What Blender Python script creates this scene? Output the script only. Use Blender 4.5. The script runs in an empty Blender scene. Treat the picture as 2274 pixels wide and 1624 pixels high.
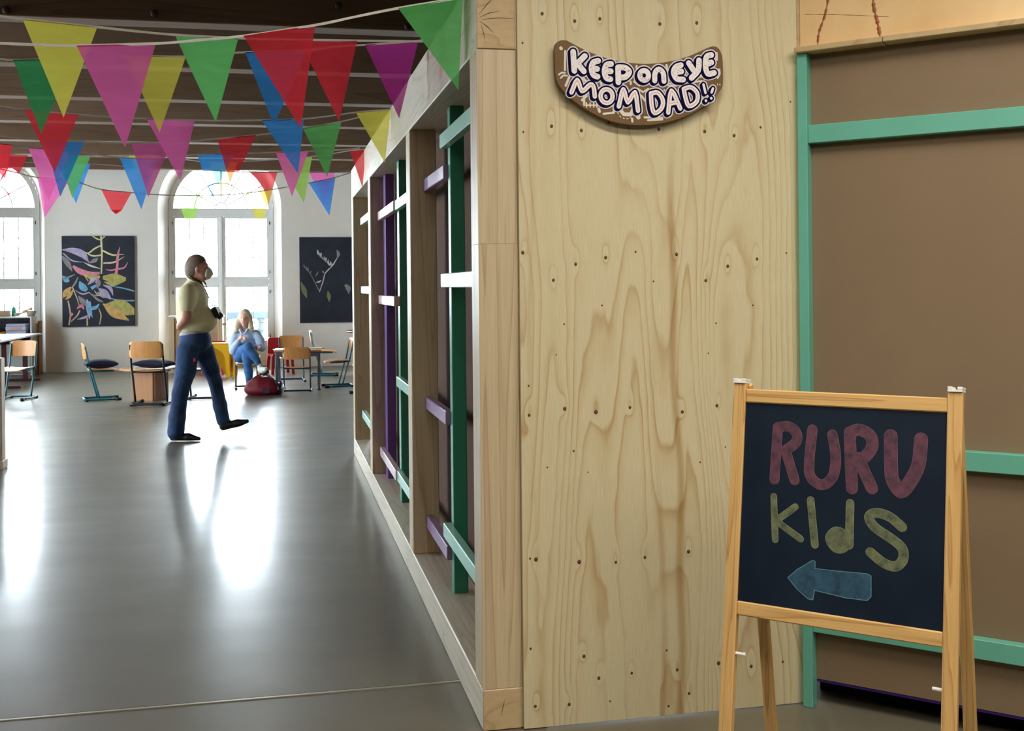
import bpy, bmesh, math, random
import numpy as np
from mathutils import Vector, Matrix

SC = bpy.context.scene
COL = SC.collection
PI = math.pi

# ------------------------------------------------------------------ camera
cam_data = bpy.data.cameras.new('camera')
cam_data.sensor_width = 36.0
cam_data.lens = 36.0 * 2450.0 / 2274.0
cam_data.shift_y = -(812.0 - 634.0) / 2274.0
cam_data.clip_start = 0.05
cam = bpy.data.objects.new('view_camera', cam_data)
COL.objects.link(cam)
YAW, ROLL = math.radians(12.0), 0.010
fw = Vector((math.sin(YAW), math.cos(YAW), 0))
r0 = Vector((math.cos(YAW), -math.sin(YAW), 0))
u0 = Vector((0, 0, 1))
rv = math.cos(ROLL) * r0 - math.sin(ROLL) * u0
uv = math.sin(ROLL) * r0 + math.cos(ROLL) * u0
m = Matrix.Identity(4)
for i in range(3):
    m[i][0], m[i][1], m[i][2] = rv[i], uv[i], -fw[i]
m[2][3] = 1.45
cam.matrix_world = m
SC.camera = cam

# ------------------------------------------------------------------ view, world, lamps
SC.view_settings.view_transform = 'Standard'
SC.view_settings.look = 'None'
SC.view_settings.gamma = 1.0
SC.view_settings.exposure = 0.0
SC.view_settings.use_curve_mapping = False
SC.cycles.use_denoising = True
SC.cycles.max_bounces = 8
SC.cycles.diffuse_bounces = 5
SC.cycles.transparent_max_bounces = 24
SC.cycles.sample_clamp_indirect = 12.0
SC.cycles.caustics_reflective = False
SC.cycles.caustics_refractive = False

world = bpy.data.worlds.new('overcast_sky')
SC.world = world
world.use_nodes = True
bg = world.node_tree.nodes['Background']
bg.inputs['Color'].default_value = (0.82, 0.91, 1.0, 1)
bg.inputs['Strength'].default_value = 34.0

def area_lamp(name, loc, size, power, color, target=None, size_y=None, spread=180):
    ld = bpy.data.lights.new(name, 'AREA')
    ld.energy = power
    ld.color = color
    ld.shape = 'RECTANGLE' if size_y else 'DISK'
    ld.size = size
    ld.spread = math.radians(spread)
    if size_y:
        ld.size_y = size_y
    o = bpy.data.objects.new(name, ld)
    COL.objects.link(o)
    o.location = loc
    d = Vector(target) - Vector(loc) if target else Vector((0, 0, -1))
    o.rotation_euler = d.to_track_quat('-Z', 'Y').to_euler()
    return o

WARM = (1.0, 0.935, 0.83)
# hall lamps over the partition fronts
area_lamp('hall_lamp', (1.7, 1.55, 3.48), 3.2, 55, WARM, (1.9, 2.3, 0.0), size_y=0.22, spread=130)
area_lamp('hall_lamp', (1.7, -1.6, 3.48), 3.2, 48, WARM, (1.7, 0.6, 0.0), size_y=0.22, spread=130)
area_lamp('hall_lamp', (-1.6, -0.6, 3.48), 3.2, 34, WARM, (-1.5, 2.2, 0.0), size_y=0.22, spread=140)

# ------------------------------------------------------------------ helpers
def obj(name, verts, faces, mat, parent=None, smooth=False, mats=None, fmat=None):
    me = bpy.data.meshes.new(name)
    me.from_pydata([tuple(v) for v in verts], [], [tuple(f) for f in faces])
    if mats:
        for mm in mats:
            me.materials.append(mm)
        for p, k in zip(me.polygons, fmat):
            p.material_index = k
    elif mat:
        me.materials.append(mat)
    if smooth:
        me.polygons.foreach_set('use_smooth', [True] * len(me.polygons))
    me.update()
    o = bpy.data.objects.new(name, me)
    COL.objects.link(o)
    if parent:
        o.parent = parent
    return o

def thing(name, label, cat, loc=(0, 0, 0), rotz=0.0, group=None, rot=None):
    o = bpy.data.objects.new(name, None)
    COL.objects.link(o)
    o.empty_display_size = 0.1
    o.location = loc
    o.rotation_euler = rot if rot else (0, 0, rotz)
    return tag(o, label, cat, group)

def tag(o, label, cat, group=None):
    o['label'] = label
    o['category'] = cat
    if group:
        o['group'] = group
    return o

def struct(o):
    o['kind'] = 'structure'
    return o

def add_copy(src, parent):
    c = src.copy()
    COL.objects.link(c)
    c.parent = parent
    return c

class MB:
    """collects simple solids into one mesh"""
    def __init__(self):
        self.v, self.f, self.m, self.k = [], [], [], 0
    def add(self, vs, fs):
        n = len(self.v)
        self.v += [tuple(v) for v in vs]
        self.f += [tuple(n + i for i in f) for f in fs]
        self.m += [self.k] * len(fs)
        return self
    def box(self, a, b, ch=0.0):
        x0, y0, z0 = a
        x1, y1, z1 = b
        if ch <= 0:
            vs = [(x, y, z) for x in (x0, x1) for y in (y0, y1) for z in (z0, z1)]
            fs = [(0, 1, 3, 2), (4, 6, 7, 5), (0, 4, 5, 1), (2, 3, 7, 6), (0, 2, 6, 4), (1, 5, 7, 3)]
            return self.add(vs, fs)
        bm = bmesh.new()
        bmesh.ops.create_cube(bm, size=1.0)
        for v in bm.verts:
            v.co = ((v.co.x + .5) * (x1 - x0) + x0, (v.co.y + .5) * (y1 - y0) + y0, (v.co.z + .5) * (z1 - z0) + z0)
        bmesh.ops.bevel(bm, geom=bm.edges[:], offset=ch, segments=1, affect='EDGES')
        bm.verts.index_update()
        self.add([v.co[:] for v in bm.verts], [[v.index for v in f.verts] for f in bm.faces])
        bm.free()
        return self
    def tube(self, pts, r, n=8, flat=1.0, closed=False):
        """swept tube through pts; r a number or one per point; flat squashes the second axis"""
        P = [Vector(p) for p in pts]
        N = len(P)
        rr = r if isinstance(r, (list, tuple)) else [r] * N
        T = []
        for i in range(N):
            if closed:
                t = P[(i + 1) % N] - P[i - 1]
            else:
                t = P[min(i + 1, N - 1)] - P[max(i - 1, 0)]
            T.append(t.normalized())
        ref = Vector((0, 0, 1)) if abs(T[0].z) < .9 else Vector((0, 1, 0))
        vs = []
        a = T[0].cross(ref).normalized()
        for i in range(N):
            a = (a - T[i] * a.dot(T[i]))
            a = a.normalized() if a.length > 1e-6 else T[i].orthogonal().normalized()
            b = T[i].cross(a)
            for k in range(n):
                t = 2 * PI * k / n
                vs.append(P[i] + a * math.cos(t) * rr[i] + b * math.sin(t) * rr[i] * flat)
        fs = []
        L = N if closed else N - 1
        for i in range(L):
            j = (i + 1) % N
            for k in range(n):
                k2 = (k + 1) % n
                fs.append((i * n + k, i * n + k2, j * n + k2, j * n + k))
        if not closed:
            fs.append(tuple(range(n - 1, -1, -1)))
            fs.append(tuple((N - 1) * n + k for k in range(n)))
        return self.add(vs, fs)
    def prism(self, poly, z0, z1, fn=lambda x, y, z: (x, y, z)):
        n = len(poly)
        vs = [fn(x, y, z0) for x, y in poly] + [fn(x, y, z1) for x, y in poly]
        fs = [tuple(range(n - 1, -1, -1)), tuple(range(n, 2 * n))]
        fs += [(i, (i + 1) % n, n + (i + 1) % n, n + i) for i in range(n)]
        return self.add(vs, fs)
    def lathe(self, prof, n=16, c=(0, 0, 0)):
        vs, fs = [], []
        for r, z in prof:
            for k in range(n):
                t = 2 * PI * k / n
                vs.append((c[0] + r * math.cos(t), c[1] + r * math.sin(t), c[2] + z))
        for i in range(len(prof) - 1):
            for k in range(n):
                k2 = (k + 1) % n
                fs.append((i * n + k, i * n + k2, (i + 1) * n + k2, (i + 1) * n + k))
        fs.append(tuple(range(n - 1, -1, -1)))
        fs.append(tuple((len(prof) - 1) * n + k for k in range(n)))
        return self.add(vs, fs)
    def build(self, name, mat, parent=None, smooth=False, off=None, mats=None):
        v = self.v if off is None else [(x - off[0], y - off[1], z - off[2]) for x, y, z in self.v]
        return obj(name, v, self.f, mat, parent, smooth, mats, self.m if mats else None)

def B(name, a, b, mat, parent=None, ch=0.0, off=None):
    return MB().box(a, b, ch).build(name, mat, parent, off=off)

def spline(pts, n=8):
    """Catmull-Rom through pts (any dimension)"""
    P = [np.array(p, float) for p in pts]
    P = [2 * P[0] - P[1]] + P + [2 * P[-1] - P[-2]]
    out = []
    for i in range(1, len(P) - 2):
        a, b, c, d = P[i - 1], P[i], P[i + 1], P[i + 2]
        for k in range(n):
            t = k / n
            out.append(.5 * ((2 * b) + (c - a) * t + (2 * a - 5 * b + 4 * c - d) * t * t + (3 * b - a - 3 * c + d) * t ** 3))
    out.append(P[-2])
    return out

# ------------------------------------------------------------------ materials
def srgb(r, g, b):
    def f(c):
        c /= 255.0
        return c / 12.92 if c <= .04045 else ((c + .055) / 1.055) ** 2.4
    return (f(r), f(g), f(b), 1.0)

class NT:
    def __init__(self, name):
        self.mat = bpy.data.materials.new(name)
        self.mat.use_nodes = True
        self.t = self.mat.node_tree
        self.t.nodes.clear()
        self.out = self.n('ShaderNodeOutputMaterial')
    def n(self, typ, **kw):
        nd = self.t.nodes.new(typ)
        for k, v in kw.items():
            if k in nd.inputs:
                nd.inputs[k].default_value = v
            else:
                setattr(nd, k, v)
        return nd
    def l(self, a, ao, b, bi):
        self.t.links.new(a.outputs[ao], b.inputs[bi])
    def ramp(self, stops):
        nd = self.n('ShaderNodeValToRGB')
        e = nd.color_ramp.elements
        while len(e) < len(stops):
            e.new(0.5)
        for el, (p, c) in zip(e, stops):
            el.position = p
            el.color = c
        return nd

def plain(name, col, rough=0.5, metal=0.0, spec=0.5, vary=0.06, scale=6.0, bump=0.0, bscale=200.0):
    """single-colour finish with a faint tonal variation and optional fine relief"""
    t = NT(name)
    bs = t.n('ShaderNodeBsdfPrincipled', Roughness=rough, Metallic=metal)
    bs.inputs['Specular IOR Level'].default_value = spec
    tc = t.n('ShaderNodeTexCoord')
    nz = t.n('ShaderNodeTexNoise', Scale=scale, Detail=4.0)
    t.l(tc, 'Object', nz, 'Vector')
    lo = tuple(c * (1 - vary) for c in col[:3]) + (1,)
    hi = tuple(min(1, c * (1 + vary)) for c in col[:3]) + (1,)
    rp = t.ramp([(.3, lo), (.7, hi)])
    t.l(nz, 'Fac', rp, 'Fac')
    t.l(rp, 'Color', bs, 'Base Color')
    if bump:
        n2 = t.n('ShaderNodeTexNoise', Scale=bscale, Detail=3.0)
        t.l(tc, 'Object', n2, 'Vector')
        bp = t.n('ShaderNodeBump', Strength=bump, Distance=0.002)
        t.l(n2, 'Fac', bp, 'Height')
        t.l(bp, 'Normal', bs, 'Normal')
    t.l(bs, 'BSDF', t.out, 'Surface')
    return t.mat

def wood(name, light, dark, axis='z', rings=22.0, stretch=0.06, rough=0.62, contrast=1.0, distort=3.0, spec=0.45):
    """sawn timber: growth bands stretched along an axis, fine fibre noise, per-piece shift"""
    t = NT(name)
    bs = t.n('ShaderNodeBsdfPrincipled', Roughness=rough)
    bs.inputs['Specular IOR Level'].default_value = spec
    tc = t.n('ShaderNodeTexCoord')
    oi = t.n('ShaderNodeObjectInfo')
    sc = {'x': (stretch, 1, 1), 'y': (1, stretch, 1), 'z': (1, 1, stretch)}[axis]
    sh = t.n('ShaderNodeVectorMath', operation='SCALE')
    sh.inputs[0].default_value = (7.3, 3.1, 5.7)
    t.l(oi, 'Random', sh, 'Scale')
    ad = t.n('ShaderNodeVectorMath', operation='ADD')
    t.l(tc, 'Object', ad, 0)
    t.l(sh, 'Vector', ad, 1)
    mp = t.n('ShaderNodeMapping')
    mp.inputs['Scale'].default_value = sc
    t.l(ad, 'Vector', mp, 'Vector')
    nz = t.n('ShaderNodeTexNoise', Scale=rings * .35, Detail=2.0, Roughness=0.45, Distortion=distort * .12)
    t.l(mp, 'Vector', nz, 'Vector')
    mul = t.n('ShaderNodeMath', operation='MULTIPLY')
    mul.inputs[1].default_value = 9.0
    t.l(nz, 'Fac', mul, 0)
    fr = t.n('ShaderNodeMath', operation='FRACT')
    t.l(mul, 'Value', fr, 0)
    mid = tuple(l * (1 - .35 * contrast) + d * .35 * contrast for l, d in zip(light, dark))
    rp = t.ramp([(0.0, light), (0.55, light), (0.86, mid), (0.95, tuple(l * (1 - .75 * contrast) + d * .75 * contrast for l, d in zip(light, dark))), (1.0, light)])
    t.l(fr, 'Value', rp, 'Fac')
    n2 = t.n('ShaderNodeTexNoise', Scale=rings * 5.0, Detail=3.0)
    t.l(mp, 'Vector', n2, 'Vector')
    mx = t.n('ShaderNodeMix', data_type='RGBA', blend_type='MULTIPLY')
    mx.inputs['Factor'].default_value = 0.35
    r2 = t.ramp([(.3, (.72, .70, .66, 1)), (.7, (1.08, 1.08, 1.08, 1))])
    t.l(n2, 'Fac', r2, 'Fac')
    t.l(rp, 'Color', mx, 6)
    t.l(r2, 'Color', mx, 7)
    t.l(mx, 2, bs, 'Base Color')
    bp = t.n('ShaderNodeBump', Strength=0.12, Distance=0.002)
    t.l(n2, 'Fac', bp, 'Height')
    t.l(bp, 'Normal', bs, 'Normal')
    t.l(bs, 'BSDF', t.out, 'Surface')
    return t.mat

def paper(name, col, clear=0.32):
    """thin coloured pennant film: lets light through and faintly shows what is behind"""
    t = NT(name)
    tc = t.n('ShaderNodeTexCoord')
    nz = t.n('ShaderNodeTexNoise', Scale=9.0, Detail=4.0)
    mp = t.n('ShaderNodeMapping')
    mp.inputs['Scale'].default_value = (1, 1, 4)
    t.l(tc, 'Object', mp, 'Vector')
    t.l(mp, 'Vector', nz, 'Vector')
    rp = t.ramp([(.3, tuple(c * .88 for c in col[:3]) + (1,)), (.7, col)])
    t.l(nz, 'Fac', rp, 'Fac')
    df = t.n('ShaderNodeBsdfDiffuse')
    tr = t.n('ShaderNodeBsdfTranslucent')
    tp = t.n('ShaderNodeBsdfTransparent')
    hi = tuple(.25 + .75 * c for c in col[:3]) + (1,)
    tp.inputs['Color'].default_value = hi
    for s in (df, tr):
        t.l(rp, 'Color', s, 'Color')
    m1 = t.n('ShaderNodeMixShader')
    m1.inputs[0].default_value = 0.62
    t.l(df, 0, m1, 1)
    t.l(tr, 0, m1, 2)
    m2 = t.n('ShaderNodeMixShader')
    m2.inputs[0].default_value = clear
    t.l(m1, 0, m2, 1)
    t.l(tp, 0, m2, 2)
    t.l(m2, 0, t.out, 'Surface')
    return t.mat

def glass_mat():
    t = NT('window_glass')
    tp = t.n('ShaderNodeBsdfTransparent')
    tp.inputs['Color'].default_value = (.97, .985, .98, 1)
    gl = t.n('ShaderNodeBsdfGlossy', Roughness=0.02)
    fr = t.n('ShaderNodeFresnel', IOR=1.2)
    mx = t.n('ShaderNodeMixShader')
    t.l(fr, 0, mx, 0)
    t.l(tp, 0, mx, 1)
    t.l(gl, 0, mx, 2)
    t.l(mx, 0, t.out, 'Surface')
    return t.mat

def floor_mat():
    t = NT('polished_screed')
    bs = t.n('ShaderNodeBsdfPrincipled', Roughness=0.4)
    bs.inputs['Specular IOR Level'].default_value = 0.2
    bs.inputs['Coat Weight'].default_value = 0.42
    bs.inputs['Coat Roughness'].default_value = 0.17
    tc = t.n('ShaderNodeTexCoord')
    n1 = t.n('ShaderNodeTexNoise', Scale=0.7, Detail=8.0, Roughness=0.62)
    t.l(tc, 'Object', n1, 'Vector')
    rp = t.ramp([(.3, srgb(98, 92, 76)), (.55, srgb(110, 104, 88)), (.75, srgb(120, 113, 97))])
    t.l(n1, 'Fac', rp, 'Fac')
    t.l(rp, 'Color', bs, 'Base Color')
    # trowel ripples across the room, fine scuffs
    mp = t.n('ShaderNodeMapping')
    mp.inputs['Scale'].default_value = (1.2, 2.6, 1)
    t.l(tc, 'Object', mp, 'Vector')
    n2 = t.n('ShaderNodeTexNoise', Scale=1.5, Detail=2.0, Roughness=0.5, Distortion=0.2)
    t.l(mp, 'Vector', n2, 'Vector')
    rr = t.ramp([(.25, (.36, .36, .36, 1)), (.8, (.44, .44, .44, 1))])
    t.l(n2, 'Fac', rr, 'Fac')
    t.l(rr, 'Color', bs, 'Roughness')
    bp = t.n('ShaderNodeBump', Strength=0.006, Distance=0.02)
    t.l(n2, 'Fac', bp, 'Height')
    t.l(bp, 'Normal', bs, 'Normal')
    t.l(bs, 'BSDF', t.out, 'Surface')
    return t.mat

M = {}
M['floor'] = floor_mat()
M['wall'] = plain('white_plaster', srgb(232, 228, 220), 0.85, vary=.02, bump=.15, bscale=60)
M['wall_hall'] = plain('hall_plaster', srgb(128, 120, 108), 0.85, vary=.02)
M['joist'] = wood('dark_joist_timber', srgb(110, 88, 70), srgb(70, 52, 40), 'x', 10, .08, .8, .6, spec=.08)
M['boards'] = wood('dark_ceiling_boards', srgb(92, 74, 60), srgb(60, 46, 36), 'x', 10, .05, .8, .5)
M['bolt'] = plain('dark_bolt_steel', srgb(58, 44, 38), 0.6, .4)
M['frame_white'] = plain('white_window_paint', srgb(226, 230, 230), 0.45, vary=.02)
M['glass'] = glass_mat()
M['stone'] = plain('shade_toned_balcony_stone', srgb(66, 78, 88), 0.8, vary=.05)  # base colour darkened to carry the backlit shade side of pale stone
M['strip'] = plain('worn_joint_metal', srgb(196, 190, 172), 0.35, .6)
M['dark'] = plain('dark_void', srgb(10, 9, 10), 0.9)
M['timber_z'] = wood('pale_spruce_upright', srgb(204, 184, 150), srgb(158, 124, 84), 'z', 26, .04, .45, .75)
M['timber_y'] = wood('pale_spruce_plate', srgb(220, 208, 186), srgb(172, 146, 112), 'y', 24, .05, .42, .6)
M['endgrain'] = wood('spruce_end_grain', srgb(200, 174, 132), srgb(156, 118, 76), 'x', 14, .5, .7, .6)
M['green'] = plain('mint_green_paint', srgb(108, 184, 162), 0.32, vary=.05, bump=.1)
M['mint'] = plain('pale_mint_paint', srgb(150, 204, 184), 0.32, vary=.05)
M['deep_green'] = plain('deep_green_paint', srgb(48, 138, 108), 0.32, vary=.05)
M['violet'] = plain('violet_paint', srgb(112, 72, 150), 0.32, vary=.05)
M['lilac'] = plain('lilac_paint', srgb(150, 118, 158), 0.32, vary=.05)
M['pale_pink'] = plain('pale_pink_paint', srgb(214, 186, 190), 0.32, vary=.05)
M['brown_board'] = plain('brown_fibreboard', srgb(136, 114, 88), 0.75, vary=.04, scale=3, bump=.2, bscale=300)
M['plum_board'] = plain('plum_brown_fibreboard', srgb(104, 82, 72), 0.95, spec=.05, vary=.04)
M['indigo'] = plain('indigo_edge_paint', srgb(52, 20, 112), 0.5)
# ================================================================== setting
XL, XR, YB, YF, ZC = -6.7, 9.0, -4.5, 20.58, 4.25

floor = struct(B('floor', (XL - .6, YB - .3, -.2), (XR + .3, YF + 1.2, 0), M['floor']))
for y, h in ((4.0, .0022), (13.3, .0012)):
    mb = MB()
    mb.box((XL, y - .006, -.01), (XR, y + .006, h))
    mb.build('joint_strip', M['strip'], floor)
    MB().box((XL, y + .006, -.01), (XR, y + .014, .0006)).build('joint_gap', M['dark'], floor)

ceiling = struct(B('ceiling', (XL - .6, YB - .3, ZC), (XR + .3, YF + .8, ZC + .2), M['boards']))
JY = [20.06 - 1.833 * k for k in range(14)]
for y in JY:
    if y < YB + .3:
        continue
    j = MB().box((XL, y - .11, 3.53), (XR, y + .11, 3.94), .006).build('joist', M['joist'], ceiling)
    MB().box((XL, y - .095, 3.94), (XR, y + .095, ZC), .0).build('packing_timber', M['boards'], j)
    if 8.5 < y < 9.5:
        for x, z in ((-1.984, 3.568), (-.915, 3.59), (.503, 3.71), (1.056, 3.565), (-3.2, 3.7)):
            bo = MB().lathe([(.030, 0), (.030, .012), (.022, .02)], 12).build('bolt', M['bolt'], j, True)
            bo.rotation_euler = (PI / 2, 0, 0)
            bo.location = (x, y - .108, z)

# walls with deep splayed, round-headed window niches.  s runs along the wall, t outwards
SPR, RN, RW, TN = 2.92, 1.08, 0.93, 0.40     # springing height, niche and window half-widths, niche depth
def niche_wall(name, s0, s1, centres, fn):
    mb = MB()
    cs = sorted(centres)
    edges = [s0]
    for c in cs:
        edges += [c - RN, c + RN]
    edges.append(s1)
    q = lambda a, b, z0, z1: mb.add([fn(a, 0, z0), fn(b, 0, z0), fn(b, 0, z1), fn(a, 0, z1)], [(0, 1, 2, 3)])
    for i in range(0, len(edges), 2):
        q(edges[i], edges[i + 1], 0, ZC)
    NA = 32
    for c in cs:
        arc = lambda r, k: (c - r * math.cos(PI * k / NA), SPR + r * math.sin(PI * k / NA))
        for k in range(NA):
            (a0, z0), (a1, z1) = arc(RN, k), arc(RN, k + 1)
            mb.add([fn(a0, 0, z0), fn(a1, 0, z1), fn(a1, 0, ZC), fn(a0, 0, ZC)], [(0, 1, 2, 3)])
            (b0, y0), (b1, y1) = arc(RW, k), arc(RW, k + 1)
            mb.add([fn(a0, 0, z0), fn(a1, 0, z1), fn(b1, TN, y1), fn(b0, TN, y0)], [(0, 1, 2, 3)])
        for sg in (-1, 1):
            mb.add([fn(c + sg * RN, 0, 0), fn(c + sg * RN, 0, SPR), fn(c + sg * RW, TN, SPR), fn(c + sg * RW, TN, 0)], [(0, 1, 2, 3)])
    # outer leaf of the wall, so the wall has its full thickness
    for c0, c1 in zip([s0] + [c + RW for c in cs], [c - RW for c in cs] + [s1]):
        a, b = fn(c0, TN, 0), fn(c1, TN + .12, ZC)
        lo = tuple(min(p, r) for p, r in zip(a, b))
        hi = tuple(max(p, r) for p, r in zip(a, b))
        mb.box(lo, hi)
    for c in cs:
        for k in range(NA):
            t0, t1 = PI * k / NA, PI * (k + 1) / NA
            p = [(c - RW * math.cos(t), SPR + RW * math.sin(t)) for t in (t0, t1)]
            mb.add([fn(p[0][0], TN, p[0][1]), fn(p[1][0], TN, p[1][1]), fn(p[1][0], TN, ZC), fn(p[0][0], TN, ZC)], [(0, 1, 2, 3)])
    return struct(mb.build(name, M['wall']))

FAR = lambda s, t, z: (s, YF + t, z)
LEFT = lambda s, t, z: (XL - t, s, z)
far_c = [-5.06, -1.0, 3.06, 7.1]
left_c = [9.0, 12.7, 16.4]  # nearest left window is unseen, added as fill light for the pennants
niche_wall('wall_far', XL - .6, XR, far_c, FAR)
niche_wall('wall_left', YB, YF, left_c, LEFT)
struct(B('wall_right', (XR, YB, 0), (XR + .2, YF + .8, ZC), M['wall']))
struct(B('wall_back', (XL - .6, YB - .2, 0), (XR, YB, ZC), M['wall_hall']))
for a, b in zip([XL] + [c + RN for c in far_c], [c - RN for c in far_c] + [XR]):
    struct(B('baseboard_far', (a, YF - .012, 0), (b, YF, .045), M['wall'], ch=.003))

WN = [0]
def window(c, fn, full=True):
    WN[0] += 1
    def bx(name, s0, s1, t0, t1, z0, z1, par, mat='frame_white', ch=.0):
        a, b = fn(s0, t0, z0), fn(s1, t1, z1)
        return B(name, tuple(min(p, q) for p, q in zip(a, b)), tuple(max(p, q) for p, q in zip(a, b)), M[mat], par, ch)
    # arched outer frame
    mb = MB()
    prof = []
    NA = 28
    def path(r):
        return [(c - r, 0.0)] + [(c - r * math.cos(PI * k / NA), SPR + r * math.sin(PI * k / NA)) for k in range(NA + 1)] + [(c + r, 0.0)]
    o, i_ = path(RW), path(RW - .085)
    for k in range(len(o) - 1):
        a, b, d, e = o[k], o[k + 1], i_[k + 1], i_[k]
        vs = [fn(p[0], t, p[1]) for t in (TN - .03, TN + .05) for p in (a, b, d, e)]
        mb.add(vs, [(0, 1, 2, 3), (7, 6, 5, 4), (3, 2, 6, 7), (1, 0, 4, 5)])
    w = struct(mb.build('window_%d' % WN[0], M['frame_white']))
    W = RW - .085
    bx('transom', c - W, c + W, TN - .03, TN + .05, 2.77, 2.92, w, ch=.008)
    bx('transom', c - W, c + W, TN - .03, TN + .05, 1.50, 1.625, w, ch=.008)
    bx('bottom_panel', c - W, c + W, TN - .02, TN + .05, 0.0, .37, w, ch=.008)
    bx('bottom_rail', c - W, c + W, TN - .035, TN + .05, .37, .44, w, ch=.008)
    bx('mullion', c - .045, c + .045, TN - .035, TN + .05, .44, 2.77, w, ch=.01)
    bx('meeting_bead', c - .012, c + .012, TN - .05, TN - .035, .44, 2.77, w)
    for (z0, z1, rows) in ((.44, 1.50, 3), (1.625, 2.77, 3)):
        for sg in (-1, 1):
            a, b = (c + .045, c + W) if sg > 0 else (c - W, c - .045)
            # casement sash
            for (p, q, zz0, zz1) in ((a, a + .03, z0, z1), (b - .03, b, z0, z1), (a + .03, b - .03, z0, z0 + .035), (a + .03, b - .03, z1 - .035, z1)):
                bx('sash', p, q, TN - .015, TN + .035, zz0, zz1, w)
            ga, gb, g0, g1 = a + .03, b - .03, z0 + .035, z1 - .035
            if full:
                for k in range(1, 3):
                    x = ga + (gb - ga) * k / 3
                    bx('muntin', x - .008, x + .008, TN + .0, TN + .025, g0, g1, w)
                for k in range(1, rows):
                    z = g0 + (g1 - g0) * k / rows
                    bx('muntin', ga, gb, TN + .001, TN + .024, z - .008, z + .008, w)
                for kx in range(3):
                    for kz in range(rows):
                        x0 = ga + (gb - ga) * kx / 3
                        z0_ = g0 + (g1 - g0) * kz / rows
                        bx('pane', x0, x0 + (gb - ga) / 3, TN + .010, TN + .014, z0_, z0_ + (g1 - g0) / rows, w, 'glass')
                for zz in (z0 + .12, z1 - .12):
                    bx('hinge', (b + .012) if sg > 0 else (a - .024), (b + .024) if sg > 0 else (a - .012), TN - .05, TN - .03, zz - .03, zz + .03, w, 'bolt')
            else:
                bx('pane', ga, gb, TN + .010, TN + .014, g0, g1, w, 'glass')
    # fanlight: spokes, inner hoop and panes between them
    R2 = W - .02
    if full:
        for k in range(1, 6):
            t = PI * k / 6
            mb = MB()
            p0 = Vector(fn(c - .10 * math.cos(t), TN + .012, SPR + .10 * math.sin(t)))
            p1 = Vector(fn(c - W * math.cos(t), TN + .012, SPR + W * math.sin(t)))
            mb.tube([p0, p1], .011, 6)
            mb.build('spoke', M['frame_white'], w)
        for rr in (.11, .47):
            MB().tube([fn(c - rr * math.cos(PI * k / 24), TN + .012, SPR + rr * math.sin(PI * k / 24)) for k in range(25)], .011, 6).build('hoop', M['frame_white'], w)
    rings = ((.0, .11), (.11, .47), (.47, W)) if full else ((0, W),)
    for (ra, rb) in rings:
        nseg = 6 if full and ra > 0 else 1
        for k in range(nseg):
            t0, t1 = PI * k / nseg, PI * (k + 1) / nseg
            st = max(4, 16 // nseg)
            ts = [t0 + (t1 - t0) * q / st for q in range(st + 1)]
            poly = [(c - rb * math.cos(t), SPR + rb * math.sin(t)) for t in ts]
            poly += [(c - ra * math.cos(t), SPR + ra * math.sin(t)) for t in reversed(ts)] if ra > 0 else [(c, SPR)]
            MB().prism(poly, TN + .010, TN + .014, lambda x, y, z: fn(x, z, y)).build('pane', M['glass'], w)
    # portal for the sky light entering here
    ld = bpy.data.lights.new('sky_portal', 'AREA')
    ld.shape = 'RECTANGLE'
    ld.size, ld.size_y = 2 * RW, 3.9
    ld.cycles.is_portal = True
    lo = bpy.data.objects.new('sky_portal', ld)
    COL.objects.link(lo)
    lo.location = fn(c, TN + .2, 1.95)
    d = Vector(fn(c, -1, 1.95)) - Vector(fn(c, 0, 1.95))
    lo.rotation_euler = d.to_track_quat('-Z', 'Z').to_euler()
    return w

for c in far_c:
    window(c, FAR, full=c < 0)
for c in left_c:
    window(c, LEFT, full=False)

# balcony balustrades outside the far windows
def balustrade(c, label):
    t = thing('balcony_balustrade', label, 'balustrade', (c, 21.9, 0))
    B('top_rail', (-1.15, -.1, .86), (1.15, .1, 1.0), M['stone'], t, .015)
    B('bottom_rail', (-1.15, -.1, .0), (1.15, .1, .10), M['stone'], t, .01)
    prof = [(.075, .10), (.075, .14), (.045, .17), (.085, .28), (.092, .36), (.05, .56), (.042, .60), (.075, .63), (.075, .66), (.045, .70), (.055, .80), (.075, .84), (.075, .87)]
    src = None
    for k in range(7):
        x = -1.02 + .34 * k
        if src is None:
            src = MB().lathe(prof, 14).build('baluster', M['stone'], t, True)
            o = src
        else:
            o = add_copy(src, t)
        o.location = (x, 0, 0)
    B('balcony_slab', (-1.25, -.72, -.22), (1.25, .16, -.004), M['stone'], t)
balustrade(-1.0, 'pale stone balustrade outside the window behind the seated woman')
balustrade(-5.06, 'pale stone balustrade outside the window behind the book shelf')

# timber edge of a second partition beside the walkway
t = thing('timber_post', 'plain pale timber partition end beside the polished walkway', 'post', (-2.40, 9.66, 0))
B('upright', (-.10, -.06, .0), (.205, .06, .90), M['timber_z'], t, .004)
B('foot_plate', (-.6, -.09, 0), (.215, .09, .07), M['timber_z'], t, .004)
B('back_panel', (-.62, -.02, .07), (-.10, .02, .86), M['brown_board'], t, .002)
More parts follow.
